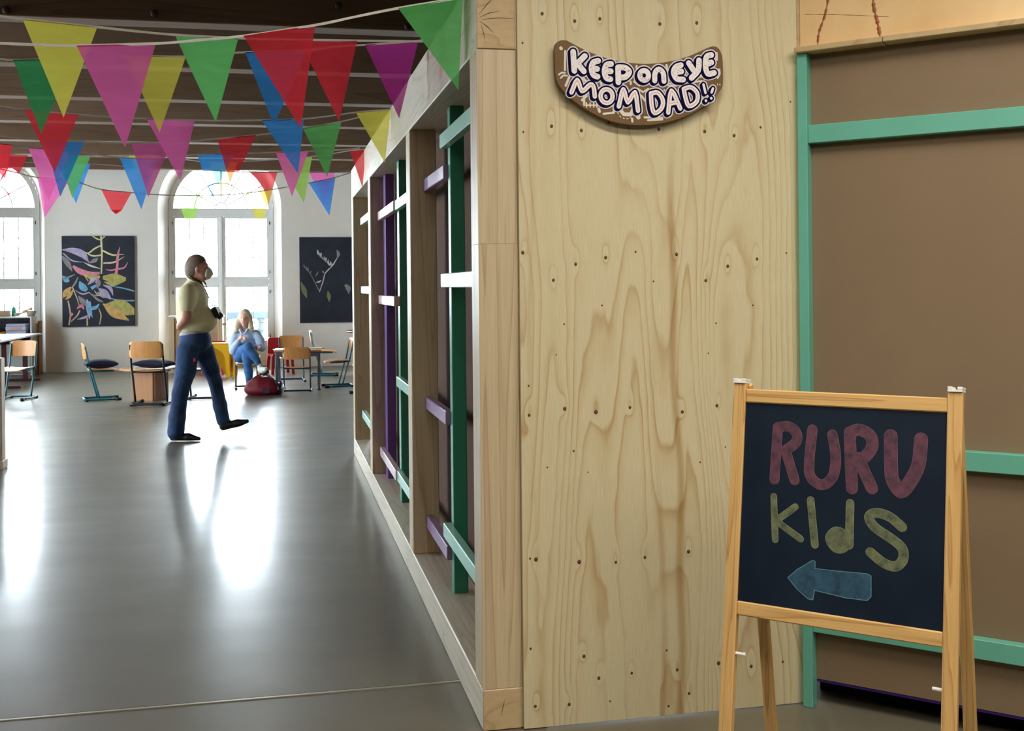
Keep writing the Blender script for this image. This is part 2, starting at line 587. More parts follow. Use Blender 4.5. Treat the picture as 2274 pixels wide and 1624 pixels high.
# ================================================================== timber partition (open stud side)
PX, PY = 0.64, 3.53
part = thing('timber_partition', 'pale timber stud partition with green and violet battens beside the walkway', 'partition', (PX, PY, 0))
PO = (PX, PY, 0)
def pb(name, a, b, mat, ch=.003, label=None, par=part):
    o = B(name, a, b, M[mat], par, ch, off=PO)
    if label:
        o['label'] = label
    return o
YE = 9.735
bp_ = pb('bottom_plate', (PX, PY, 0), (PX + .215, YE, .135), 'timber_y', .004)
MB().box((PX + .002, PY - .004, .003), (PX + .128, PY, .132), .001).build('end_grain', M['endgrain'], bp_, off=PO)
tp_ = pb('top_plate', (PX, PY, 2.22), (PX + .215, YE, 2.47), 'timber_y', .004)
MB().box((PX + .002, PY - .004, 2.223), (PX + .128, PY, 2.467), .001).build('end_grain', M['endgrain'], tp_, off=PO)
pb('post', (PX, PY, .135), (PX + .131, PY + .13, 1.5855), 'timber_z', .0006)
pb('post', (PX, PY, 1.5858), (PX + .131, PY + .13, 2.22), 'timber_z', .0006)
for y0, y1 in ( (5.40, 5.555), (7.78, 7.95), (9.56, YE)):
    pb('post', (PX, y0, .135), (PX + .131, y1, 2.22), 'timber_z', .004)
for k, (x0, z0, x1, z1) in enumerate(((.648, 2.33, .70, 2.39), (.70, 2.39, .745, 2.455), (.65, 2.322, .715, 2.345), (.66, 2.316, .765, 2.322), (.65, 2.31, .70, 2.27), (.655, 2.30, .67, 2.24), (.70, .05, .712, .10))):
    MB().tube([(x0, PY - .0042, z0), ((x0 + x1) / 2, PY - .0042, (z0 + z1) / 2 + .004), (x1, PY - .0042, z1)], [.0004, .0011, .0003], 5, 1.0).build('drying_crack', M['bolt'], tp_ if z0 > 1 else bp_, off=PO)
# painted battens, set back
pb('batten', (.726, 4.66, .135), (.787, 4.725, 2.22), 'deep_green', label='deep green upright batten')
pb('batten', (.726, 6.70, .135), (.787, 6.80, 2.22), 'deep_green', label='deep green upright batten')
pb('batten', (.726, 7.56, .135), (.787, 7.70, 2.22), 'violet', label='dark violet upright batten')
def rail(y0, y1, z, mat, x=.690):
    pb('rail', (x, y0, z - .03), (x + .036, y1, z + .03), mat)
for z in (1.945, .878, .294):
    rail(4.725, 5.40, z, 'lilac', .705)
for z in (2.073, 1.474, .398):
    rail(3.66, 4.725, z, 'mint')
for z in (1.942, 1.36, .30):
    rail(6.70, 7.74, z, 'pale_pink')
for z in (1.942, .874, .30):
    rail(5.555, 6.70, z, 'mint', .70)
for z in (2.0, 1.425, .375):
    rail(7.95, 9.40, z, 'mint')
pb('infill_board', (.83, 3.66, .135), (.846, YE, 2.22), 'plum_board', .001)

# ================================================================== plywood front
KX0, KX1, KZ1 = .772, 1.757, 2.56
KNOTS = [(0.966, 2.319, 1.0), (0.856, 2.339, 1.0), (1.052, 2.33, 1.0), (1.261, 2.321, 1.0), (1.392, 2.33, 1.0), (0.884, 1.971, 1.0), (0.985, 1.959, 1.0), (1.08, 1.987, 0.8), (1.254, 1.968, 1.0), (1.417, 1.964, 1.0), (1.523, 1.952, 1.0), (1.62, 1.982, 0.7), (0.789, 1.95, 0.6), (0.789, 2.241, 0.6), (1.731, 2.072, 0.5), (0.783, 1.557, 1.0), (1.064, 1.539, 1.0), (1.168, 1.558, 0.6), (1.312, 1.549, 1.0), (1.495, 1.508, 1.0), (1.602, 1.532, 0.9), (1.71, 1.552, 0.5), (0.885, 1.466, 0.9), (1.415, 1.46, 0.9), (0.961, 1.518, 0.9), (1.23, 1.459, 0.5), (1.05, 1.381, 0.5), (0.92, 1.321, 0.5), (1.451, 1.315, 0.5), (1.585, 1.374, 0.5), (0.892, 1.221, 0.4), (1.422, 1.214, 0.4), (0.798, 1.122, 0.6), (0.919, 1.043, 1.1), (1.025, 1.029, 1.2), (1.143, 1.04, 0.9), (1.327, 1.019, 1.0), (1.451, 1.036, 1.0), (0.799, 1.026, 0.9), (0.948, 0.903, 0.6), (0.858, 0.853, 0.5), (0.996, 0.831, 0.4), (1.389, 0.847, 0.5), (1.48, 0.895, 0.4), (0.817, 0.554, 1.2), (0.963, 0.537, 1.2), (1.089, 0.528, 0.8), (1.19, 0.538, 0.9), (1.344, 0.548, 1.1), (0.797, 0.558, 0.6), (0.796, 0.264, 0.7), (0.976, 0.225, 1.0), (1.026, 0.149, 1.0), (1.14, 0.156, 0.8), (1.263, 0.222, 0.6), (1.3, 0.154, 0.9), (1.448, 0.164, 1.2), (1.566, 0.144, 1.0), (1.682, 0.15, 0.7), (0.81, 0.075, 0.9), (0.924, 0.071, 1.0), (1.064, 0.069, 0.5), (1.268, 0.035, 0.7), (1.341, 0.071, 0.9)]
def vnoise(x, z, seed):
    """smooth value noise on arrays"""
    rng = np.random.RandomState(seed)
    G = rng.rand(64, 64)
    xi, zi = np.floor(x).astype(int), np.floor(z).astype(int)
    fx, fz = x - xi, z - zi
    fx, fz = fx * fx * fx * (fx * (6 * fx - 15) + 10), fz * fz * fz * (fz * (6 * fz - 15) + 10)
    g = lambda a, b: G[(xi + a) % 64, (zi + b) % 64]
    return (g(0, 0) * (1 - fx) + g(1, 0) * fx) * (1 - fz) + (g(0, 1) * (1 - fx) + g(1, 1) * fx) * fz

def veneer_mat(name, c0, c1, c2):
    t = NT(name)
    bs = t.n('ShaderNodeBsdfPrincipled', Roughness=0.55)
    bs.inputs['Specular IOR Level'].default_value = 0.35
    at = t.n('ShaderNodeAttribute', attribute_name='growth')
    st = t.n('ShaderNodeAttribute', attribute_name='streak')
    tc = t.n('ShaderNodeTexCoord')
    mp = t.n('ShaderNodeMapping')
    mp.inputs['Scale'].default_value = (1, 1, .05)
    t.l(tc, 'Object', mp, 'Vector')
    n1 = t.n('ShaderNodeTexNoise', Scale=60.0, Detail=3.0)
    t.l(mp, 'Vector', n1, 'Vector')
    nm = t.n('ShaderNodeMath', operation='MULTIPLY_ADD')
    nm.inputs[1].default_value = .10
    t.l(n1, 'Fac', nm, 0)
    t.l(at, 'Fac', nm, 2)
    fr = t.n('ShaderNodeMath', operation='FRACT')
    t.l(nm, 'Value', fr, 0)
    rp = t.ramp([(0, c0), (.35, c0), (.72, c1), (.90, c2), (.96, c1), (1.0, c0)])
    t.l(fr, 'Value', rp, 'Fac')
    # some growth zones are paler than others
    n2 = t.n('ShaderNodeTexNoise', Scale=5.0, Detail=3.0)
    mp2 = t.n('ShaderNodeMapping')
    mp2.inputs['Scale'].default_value = (1, 1, .3)
    t.l(tc, 'Object', mp2, 'Vector')
    t.l(mp2, 'Vector', n2, 'Vector')
    r2 = t.ramp([(.35, (0, 0, 0, 1)), (.65, (1, 1, 1, 1))])
    t.l(n2, 'Fac', r2, 'Fac')
    mx = t.n('ShaderNodeMix', data_type='RGBA')
    mx.inputs[7].default_value = c0
    mf = t.n('ShaderNodeMath', operation='MULTIPLY')
    mf.inputs[1].default_value = .7
    t.l(r2, 'Color', mf, 0)
    t.l(mf, 'Value', mx, 'Factor')
    t.l(rp, 'Color', mx, 6)
    m3 = t.n('ShaderNodeMix', data_type='RGBA', blend_type='MULTIPLY')
    m3.inputs[7].default_value = (.74, .62, .48, 1)
    t.l(st, 'Fac', m3, 'Factor')
    t.l(mx, 2, m3, 6)
    n3 = t.n('ShaderNodeTexNoise', Scale=300.0, Detail=2.0)
    t.l(mp, 'Vector', n3, 'Vector')
    r3 = t.ramp([(.3, (.93, .93, .92, 1)), (.7, (1.03, 1.03, 1.03, 1))])
    t.l(n3, 'Fac', r3, 'Fac')
    m4 = t.n('ShaderNodeMix', data_type='RGBA', blend_type='MULTIPLY')
    m4.inputs['Factor'].default_value = 1.0
    t.l(m3, 2, m4, 6)
    t.l(r3, 'Color', m4, 7)
    t.l(m4, 2, bs, 'Base Color')
    t.l(bs, 'BSDF', t.out, 'Surface')
    return t.mat
M['veneer'] = veneer_mat('pine_veneer', srgb(213, 200, 163), srgb(206, 188, 146), srgb(186, 156, 110))

pw = thing('plywood_panel', 'tall pale pine plywood panel with dark pin knots carrying the curved sign', 'panel', (KX0, 3.51, 0))
W_, H_ = KX1 - KX0, KZ1 - .004
NX, NZ = 160, 420
gx, gz = np.meshgrid(np.linspace(0, W_, NX), np.linspace(0, H_, NZ), indexing='xy')
X_, Z_ = gx.ravel(), gz.ravel() + .004
warp = (vnoise(X_ * 7 + 3, Z_ * 1.6, 5) - .5) * .05
U = X_ + warp
g = 4.2 * vnoise(U * 3.9 + 11, Z_ * .42 + 2, 21) + 2.2 * vnoise(U * 10 + 5, Z_ * .85 + 9, 33) + .32 * vnoise(U * 24, Z_ * 2.2, 44) + .10 * vnoise(U * 50, Z_ * 14, 45)
g = g * 1.9
for kx, kz, ks in KNOTS:
    if ks < .8:
        continue
    dx, dz = (X_ + KX0 - kx) / (.014 * ks), (Z_ - kz - .012) / (.04 * ks)
    g += 1.1 * np.exp(-(dx * dx + dz * dz))
sx = .535 + .012 * np.sin(Z_ * 3.1) + .006 * np.sin(Z_ * 9.7)
sw = .011 + .007 * vnoise(Z_ * 2.2, Z_ * 0 + 3, 61)
streak = np.clip(1.4 - np.abs(X_ - sx) / sw, 0, 1) * np.clip((1.95 - Z_) * 4, 0, 1)
sx2 = .45 + .05 * (Z_ < 1.3) * np.clip(1.3 - Z_, 0, .5) + .01 * np.sin(Z_ * 5)
streak = np.maximum(streak, .75 * np.clip(1.3 - np.abs(X_ - sx2) / .012, 0, 1) * np.clip((1.35 - Z_) * 3, 0, 1) * vnoise(Z_ * 5, Z_ * 0, 77))
streak = np.maximum(streak, .5 * np.clip(1.2 - np.abs(X_ - .04 - .012 * np.sin(Z_ * 4)) / .010, 0, 1) * vnoise(Z_ * 3, Z_ * 0, 78))
idx = np.arange(NX * NZ).reshape(NZ, NX)
fs = np.stack([idx[:-1, :-1], idx[:-1, 1:], idx[1:, 1:], idx[1:, :-1]], -1).reshape(-1, 4).tolist()
vs = np.stack([X_, np.zeros_like(X_), Z_], -1).tolist()
n0 = len(vs)
vs += [(0, 0, .004), (W_, 0, .004), (W_, 0, KZ1), (0, 0, KZ1), (0, .018, .004), (W_, .018, .004), (W_, .018, KZ1), (0, .018, KZ1)]
fs += [tuple(n0 + i for i in f) for f in ((4, 7, 6, 5), (0, 4, 5, 1), (1, 5, 6, 2), (2, 6, 7, 3), (3, 7, 4, 0))]
sheet = obj('plywood_sheet', vs, fs, M['veneer'], pw)
for nm, arr in (('growth', g), ('streak', streak)):
    a = sheet.data.attributes.new(nm, 'FLOAT', 'POINT')
    a.data.foreach_set('value', np.concatenate([arr, np.zeros(8)]).astype(np.float32))
M['knot'] = plain('dark_knot_wood', srgb(92, 66, 38), .6, vary=.25, scale=300)
src = None
for kx, kz, ks in KNOTS:
    if src is None:
        src = MB().lathe([(.0056, 0), (.0056, .0006), (.003, .0011)], 10).build('knot', M['knot'], sheet, True)
        o = src
    else:
        o = add_copy(src, sheet)
    o.location = (kx - KX0, -.0001, kz)
    o.rotation_euler = (PI / 2, 0, 0)
    o.scale = (ks * .95, ks * 1.1, 1)
B('backing_frame', (.0, .018, .01), (.045, .06, KZ1), M['timber_z'], pw, .002)
B('backing_frame', (W_ - .05, .018, .01), (W_ - .005, .06, KZ1), M['timber_z'], pw, .002)

# ================================================================== angled brown wall with green frame
ANG = -PI / 4
gw = thing('green_framed_screen', 'brown fibreboard screen in a mint green timber frame behind the chalkboard', 'screen', (1.757, 3.513, 0), ANG)
# local x runs along the screen, y behind it
B('infill_board', (.01, .018, .088), (1.75, .030, 2.232), M['brown_board'], gw)
po = B('post', (.010, -.030, .0), (.044, .018, 2.232), M['green'], gw, .002)
po2 = B('post', (1.60, -.030, .0), (1.634, .018, 2.232), M['green'], gw, .002)
for z in (1.955, .879, .289):
    B('rail', (.044, -.022, z - .031), (1.60, .018, z + .031), M['green'], gw, .002)
B('bottom_edge', (.044, .020, .078), (1.75, .034, .090), M['indigo'], gw)
B('gap_shade_backing', (.01, .16, .0), (1.75, .18, .095), M['dark'], gw)  # black sheet paints in the shade of the open gap
B('gap_shade_cover', (.01, .034, .090), (1.75, .18, .11), M['dark'], gw)  # black lid, same painted shade over the gap

tr = thing('top_moulding', 'thin raw timber moulding along the top of the brown screen', 'moulding', (1.757, 3.513, 2.232), ANG)
B('moulding_piece', (.008, -.050, .0), (.30, .03, .019), M['endgrain'], tr, .002)
B('moulding_piece', (.302, -.046, .001), (1.75, .03, .020), M['endgrain'], tr, .002)

def stained_mat():
    t = NT('stained_birch_ply')
    bs = t.n('ShaderNodeBsdfPrincipled', Roughness=.5)
    tc = t.n('ShaderNodeTexCoord')
    n = t.n('ShaderNodeTexNoise', Scale=2.2, Detail=6.0, Distortion=1.2)
    t.l(tc, 'Object', n, 'Vector')
    rp = t.ramp([(.3, srgb(222, 182, 124)), (.6, srgb(238, 204, 150)), (.8, srgb(242, 212, 162))])
    t.l(n, 'Fac', rp, 'Fac')
    t.l(rp, 'Color', bs, 'Base Color')
    t.l(bs, 'BSDF', t.out, 'Surface')
    return t.mat
M['stained'] = stained_mat()
M['drip'] = plain('brown_varnish_drip', srgb(150, 84, 34), .35, vary=.2, scale=40)
up = thing('upper_plywood_sheet', 'honey coloured plywood sheet with brown drips above the brown screen', 'panel', (1.757, 3.513, 2.253), ANG)
B('plywood_sheet', (.012, .004, 0), (1.75, .016, .60), M['stained'], up)
B('edge_strip', (.002, -.004, 0), (.011, .018, .60), M['endgrain'], up)
def drip(pts, w):
    """thin run of varnish on the sheet, width wavering"""
    P = spline(pts, 8)
    vs, fs = [], []
    for i, p in enumerate(P):
        q = P[min(i + 1, len(P) - 1)] - P[max(i - 1, 0)]
        L = math.hypot(q[0], q[1]) or 1
        r = w * (.75 + .3 * math.sin(2.3 * i) + .2 * math.sin(5.1 * i + 1))
        nx, nz = -q[1] / L * r, q[0] / L * r
        vs += [(p[0] + nx, .0038, p[1] + nz), (p[0], .0030, p[1]), (p[0] - nx, .0038, p[1] - nz)]
        if i:
            k = 3 * i
            fs += [(k - 3, k - 2, k + 1, k), (k - 2, k - 1, k + 2, k + 1)]
    obj('varnish_drip', vs, fs, M['drip'], up)
drip([(.072, .0), (.078, .05), (.10, .11), (.118, .20)], .005)
drip([(.283, .0), (.275, .05), (.262, .11), (.255, .17), (.21, .155), (.17, .175), (.15, .165)], .007)
drip([(.03, .118), (.16, .098), (.31, .070)], .0009)
# ================================================================== curved painted sign
def stroke_mesh(paths, r, h, mb=None, nd=12):
    """flat brush strokes in the x-z plane, lifted h towards -y; each dab lies a hair above the last"""
    mb = mb or MB()
    for P in paths:
        for i, p in enumerate(P):
            h += 4e-6
            mb.add([(p[0] + r * math.cos(2 * PI * k / nd), -h, p[1] + r * math.sin(2 * PI * k / nd)) for k in range(nd)], [tuple(range(nd))])
            if i:
                q = P[i - 1]
                dx, dz = p[0] - q[0], p[1] - q[1]
                L = math.hypot(dx, dz)
                if L < 1e-6:
                    continue
                h += 4e-6
                nx, nz = -dz / L * r, dx / L * r
                mb.add([(q[0] + nx, -h, q[1] + nz), (q[0] - nx, -h, q[1] - nz), (p[0] - nx, -h, p[1] - nz), (p[0] + nx, -h, p[1] + nz)], [(0, 1, 2, 3)])
    return mb

M['sign_board'] = plain('brown_mdf_sign', srgb(112, 82, 46), .7, vary=.05, bump=.1, bscale=300)
M['sign_white'] = plain('white_sign_paint', srgb(240, 232, 232), .6, vary=.03)
M['sign_halo'] = plain('lilac_white_marker', srgb(214, 208, 214), .6, vary=.04)
M['sign_navy'] = plain('navy_sign_paint', srgb(8, 5, 52), .8, spec=.1, vary=.1)
M['sign_pink'] = plain('pink_marker_line', srgb(226, 168, 172), .6)
M['sign_doodle'] = plain('cream_marker', srgb(222, 214, 198), .6, vary=.05)

SGX, SGZ = .0003025, .0002874
def sg(p):
    return ((p[0] - 1130) * SGX, (560 - p[1]) * SGZ)
sign = thing('painted_sign', 'curved brown sign painted with bubble letters KEEP on EYE MOM DAD', 'sign', (1.178, 3.508, 2.136))
outline = [(170, 300), (188, 215), (240, 180), (300, 178), (340, 195), (470, 262), (640, 330), (800, 375), (960, 402), (1130, 414), (1300, 405), (1450, 380), (1620, 335), (1780, 270), (1920, 200), (1990, 183), (2040, 200), (2075, 260), (2092, 340), (2092, 600), (2070, 680), (2000, 760), (1880, 870), (1700, 980), (1500, 1060), (1300, 1105), (1130, 1118), (950, 1110), (780, 1075), (600, 1000), (420, 890), (280, 770), (200, 660), (178, 560), (172, 430)]
ol = spline([sg(p) for p in outline] + [sg(outline[0])], 3)[:-1]
MB().prism([(p[0], p[1]) for p in ol], -.034, -.016, lambda x, y, z: (x, z, y)).build('sign_board', M['sign_board'], sign)
for xx in (-.16, .16):
    B('spacer_block', (xx - .02, -.018, -.06), (xx + .02, .0015, -.02), M['timber_z'], sign)
SF = .0342
letters1 = {
 'letter_K': [[(375, 305), (386, 520)], [(505, 348), (418, 440)], [(425, 440), (492, 522)]],
 'letter_E': [[(655, 398), (598, 420), (578, 490), (600, 560), (645, 578)], [(590, 488), (642, 490)]],
 'letter_E.001': [[(800, 428), (745, 445), (724, 520), (745, 590), (790, 603)], [(735, 515), (795, 512)]],
 'letter_P': [[(878, 465), (880, 635)], [(885, 463), (960, 468), (1005, 512), (962, 570), (895, 582)]],
 'letter_o': [[(1175 + 50 * math.cos(k * PI / 6), 548 + 55 * math.sin(k * PI / 6)) for k in range(13)]],
 'letter_n': [[(1296, 605), (1300, 515), (1345, 470), (1393, 512), (1402, 608)]],
 'letter_E.002': [[(1600, 415), (1540, 440), (1515, 505), (1550, 575), (1625, 582)], [(1535, 500), (1605, 488)]],
 'letter_Y': [[(1692, 388), (1745, 468)], [(1812, 352), (1800, 470), (1722, 560)]],
 'letter_E.003': [[(1958, 285), (1900, 310), (1888, 420), (1915, 505), (1988, 492)], [(1905, 392), (1958, 372)]],
}
letters2 = {
 'letter_M': [[(352, 765), (418, 625), (470, 748), (560, 672), (600, 700), (612, 805)]],
 'letter_O': [[(745 + 68 * math.cos(k * PI / 7), 798 + 78 * math.sin(k * PI / 7)) for k in range(15)]],
 'letter_M.001': [[(882, 912), (935, 715), (985, 862), (1068, 745), (1100, 955)]],
 'letter_D': [[(1256, 752), (1330, 742), (1388, 830), (1368, 925), (1290, 978), (1258, 890), (1250, 752)]],
 'letter_A': [[(1448, 968), (1488, 715), (1588, 918)], [(1475, 862), (1548, 846)]],
 'letter_D.001': [[(1632, 690), (1715, 668), (1788, 735), (1778, 835), (1690, 888), (1652, 800), (1630, 690)]],
 'exclamation_mark': [[(1862, 632), (1884, 728)], [(1888, 818), (1890, 822)]],
 'exclamation_mark.001': [[(1973, 675), (1956, 722)], [(1951, 788), (1953, 792)]],
}
def letter(name, paths, r, line=None, dense=True):
    P = [[sg(q) for q in (spline(p, 3) if len(p) > 2 else p)] for p in paths]
    Psh = [[(x - .0050, z - .0042) for x, z in p] for p in P]
    R = r * .00029
    mb = stroke_mesh(P, R + .0098, SF + .0004)
    stroke_mesh(Psh, R + .0082, SF + .0003, mb)
    root = mb.build(name.split('.')[0], M['sign_halo'], sign)
    mb = stroke_mesh(P, R + .0054, SF + .0008)
    for q_, f in enumerate((.5, 1.0)):
        stroke_mesh([[(x - .0050 * f, z - .0042 * f) for x, z in p] for p in P], R + .0048, SF + .0007 - .0001 * q_, mb)
    mb.build('outline', M['sign_navy'], root)
    stroke_mesh(P, R, SF + .0012).build('fill', M['sign_white'], root)
    if line:
        stroke_mesh(P, .0013, SF + .0016).build('centre_line', M['sign_pink'], root)
for nm, p in letters1.items():
    letter(nm, p, 33 if nm[-1] not in 'on' else 30)
for nm, p in letters2.items():
    letter(nm, p, (15 if 'excl' in nm else 26), line='excl' not in nm)
# short stipple marks on the upper row
rs = random.Random(4)
mb = MB()
for nm, paths in letters1.items():
    for p in paths:
        for q0, q1 in zip(p[:-1], p[1:]):
            for k in range(7):
                t = rs.random()
                x, y = q0[0] + (q1[0] - q0[0]) * t + rs.uniform(-22, 22), q0[1] + (q1[1] - q0[1]) * t + rs.uniform(-22, 22)
                a = sg((x, y))
                stroke_mesh([[a, (a[0] + .003, a[1] + .0004)]], .0006, SF + .0014, mb, 6)
M['stipple'] = plain('grey_pink_marker', srgb(176, 140, 148), .6)
o = mb.build('stipple_marks', M['stipple'], sign)
o['kind'] = 'stuff'
doodles = [([[(240, 268), (242, 272)]], 20), ([[(287, 300), (282, 515)]], 12), ([[(215, 568), (245, 545), (282, 545)], [(235, 605), (265, 575), (305, 578)]], 10),
 ([[(330, 592), (290, 690)]], 14), ([[(440, 560), (520, 640)]], 16), ([[(490, 810), (495, 905)], [(520, 800), (470, 850)]], 14),
 ([[(500, 905), (640, 905)], [(520, 880), (520, 925)], [(560, 880), (560, 925)], [(600, 880), (600, 925)], [(635, 880), (635, 925)]], 8),
 ([[(655, 945), (665, 975)]], 16), ([[(822, 900), (826, 985), (710, 1000)]], 12), ([[(890, 940), (940, 1000), (1020, 1000), (1050, 930)]], 22),
 ([[(870, 980), (878, 1000)], [(892, 1020), (905, 1032)], [(930, 1044), (945, 1048)], [(970, 1050), (988, 1048)], [(1010, 1040), (1022, 1032)]], 5),
 ([[(1090, 1000), (1105, 1030)]], 26), ([[(1033, 1050), (1036, 1080)]], 13), ([[(1175, 1030), (1380, 1030)], [(1215, 1062), (1380, 1048)]], 12),
 ([[(1090, 440), (1092, 500)]], 12), ([[(1435, 420), (1445, 560)]], 14), ([[(1060, 620), (1120, 665)]], 12), ([[(1020, 625), (1022, 650)]], 12),
 ([[(680, 650), (685, 665)]], 12), ([[(1100, 700), (1160, 740), (1220, 700)]], 10), ([[(1140, 780), (1185, 840)]], 12), ([[(1420, 650), (1550, 655)]], 10),
 ([[(1700, 620), (1840, 590)], [(1800, 550), (1850, 540)]], 10), ([[(2020, 260), (2022, 335)]], 14), ([[(2050, 450), (2055, 500), (2030, 550)]], 12),
 ([[(2028, 620), (2028, 632)], [(2056, 620), (2056, 632)]], 6), ([[(1405, 705), (1405, 720)]], 8), ([[(1480, 640), (1440, 620)]], 12)]
for paths, r in doodles:
    stroke_mesh([[sg(q) for q in p] for p in paths], r * .00029, SF + .0002).build('doodle_stroke', M['sign_doodle'], sign)

# ================================================================== chalkboard easel
M['easel'] = wood('pine_easel_wood', srgb(222, 178, 112), srgb(172, 116, 58), 'z', 40, .05, .45, .9)
M['easel_x'] = wood('pine_easel_rail', srgb(222, 178, 112), srgb(172, 116, 58), 'x', 40, .05, .45, .9)
M['plastic_white'] = plain('white_plastic', srgb(238, 236, 230), .35, vary=.01)

def board_mat():
    t = NT('dark_chalkboard')
    bs = t.n('ShaderNodeBsdfPrincipled', Roughness=.42)
    bs.inputs['Specular IOR Level'].default_value = .4
    tc = t.n('ShaderNodeTexCoord')
    n = t.n('ShaderNodeTexNoise', Scale=5.0, Detail=5.0)
    t.l(tc, 'Object', n, 'Vector')
    rp = t.ramp([(.35, srgb(10, 24, 42)), (.7, srgb(16, 34, 50))])
    t.l(n, 'Fac', rp, 'Fac')
    t.l(rp, 'Color', bs, 'Base Color')
    t.l(bs, 'BSDF', t.out, 'Surface')
    return t.mat

def chalk_mat(name, col, thin):
    """dusty chalk rubbed unevenly over the dark board"""
    t = NT(name)
    bs = t.n('ShaderNodeBsdfPrincipled', Roughness=.9)
    tc = t.n('ShaderNodeTexCoord')
    n = t.n('ShaderNodeTexNoise', Scale=38.0, Detail=8.0, Roughness=.7)
    t.l(tc, 'Object', n, 'Vector')
    lo = tuple(.75 * b + .25 * c for b, c in zip(srgb(12, 28, 46), col))
    rp = t.ramp([(.34, lo), (.52, tuple(.5 * a + .5 * c for a, c in zip(lo, col))), (.74, col)] if thin else [(.2, tuple(.6 * c for c in col[:3]) + (1,)), (.6, col)])
    t.l(n, 'Fac', rp, 'Fac')
    t.l(rp, 'Color', bs, 'Base Color')
    t.l(bs, 'BSDF', t.out, 'Surface')
    return t.mat

M['chalkboard'] = board_mat()
RED_F, RED_O = chalk_mat('red_chalk_fill', srgb(116, 68, 82), True), chalk_mat('red_chalk_edge', srgb(126, 84, 98), False)
YEL_F, YEL_O = chalk_mat('yellow_chalk_fill', srgb(126, 132, 90), True), chalk_mat('yellow_chalk_edge', srgb(142, 148, 108), False)
BLU_F, BLU_O = chalk_mat('blue_chalk_fill', srgb(48, 92, 116), True), chalk_mat('blue_chalk_edge', srgb(92, 138, 158), False)

EA = math.atan2(-.702, .712)
LEAN = math.atan(.148)
easel = thing('chalkboard_easel', 'pine easel holding a dark chalkboard lettered RURU KIdS with an arrow', 'easel', (1.216, 2.772, 0), EA)
# inclined front frame: local x along the board, z up the leg; hinge line at the top
FL = 1.18 / math.cos(LEAN)
ff = bpy.data.objects.new('front_frame', None)
EW = .545
def front(mbuild, name, mat, sub=None):
    o = mbuild.build(name, mat, sub or easel)
    if sub is None:
        o.location = (0, 0, 1.18)
        o.rotation_euler = (-LEAN, 0, 0)
    return o
bpy.data.objects.remove(ff)
for x in (0, EW):
    lg = front(MB().box((x - .0175, -.012, -FL + .002), (x + .0175, .012, .0), .003), 'front_leg', M['easel'])
    # white hinge cap
    mb = MB().box((x - .017, -.016, .0), (x + .017, .030, .006), .001)
    mb.box((x - .017, -.016, .006), (x - .006, .030, .013), .001).box((x + .006, -.016, .006), (x + .017, .030, .013), .001)
    front(mb, 'hinge_cap', M['plastic_white'])
    pg = MB().tube([(x + .017, 0, -.70), (x + .040, 0, -.70)], .0045, 8).tube([(x + .038, 0, -.70), (x + .044, 0, -.70)], .0055, 8)
    if x == 0:
        front(pg, 'white_peg', M['plastic_white'])
    else:
        front(MB().tube([(x - .017, 0, -.70), (x - .040, 0, -.70)], .0045, 8), 'white_peg', M['plastic_white'])
front(MB().box((.0175, -.010, -.050), (EW - .0175, .010, -.014), .003), 'top_rail', M['easel_x'])
front(MB().box((.0175, -.010, -.602), (EW - .0175, .010, -.566), .003), 'bottom_rail', M['easel_x'])
cb = front(MB().box((.0175, -.004, -.566), (EW - .0175, .004, -.050)), 'chalkboard', M['chalkboard'])
cb['label'] = 'dark navy chalkboard surface'
K2 = .17
BL_ = math.atan(K2)
for x in (.006, EW - .006):
    o = MB().box((x - .0155, .012, -1.18 / math.cos(BL_) + .002), (x + .0155, .034, -.006), .003).build('back_leg', M['easel'], easel)
    o.location = (0, 0, 1.18)
    o.rotation_euler = (BL_, 0, 0)
o = MB().box((.02, .014, -1.09), (EW - .02, .030, -1.055), .003).build('back_rail', M['easel_x'], easel)
o.location = (0, 0, 1.18)
o.rotation_euler = (BL_, 0, 0)
o = MB().tube([(.021, .02, -.655), (.042, .02, -.655)], .0045, 8).build('white_peg', M['plastic_white'], easel)
o.location = (0, 0, 1.18)
o.rotation_euler = (BL_, 0, 0)

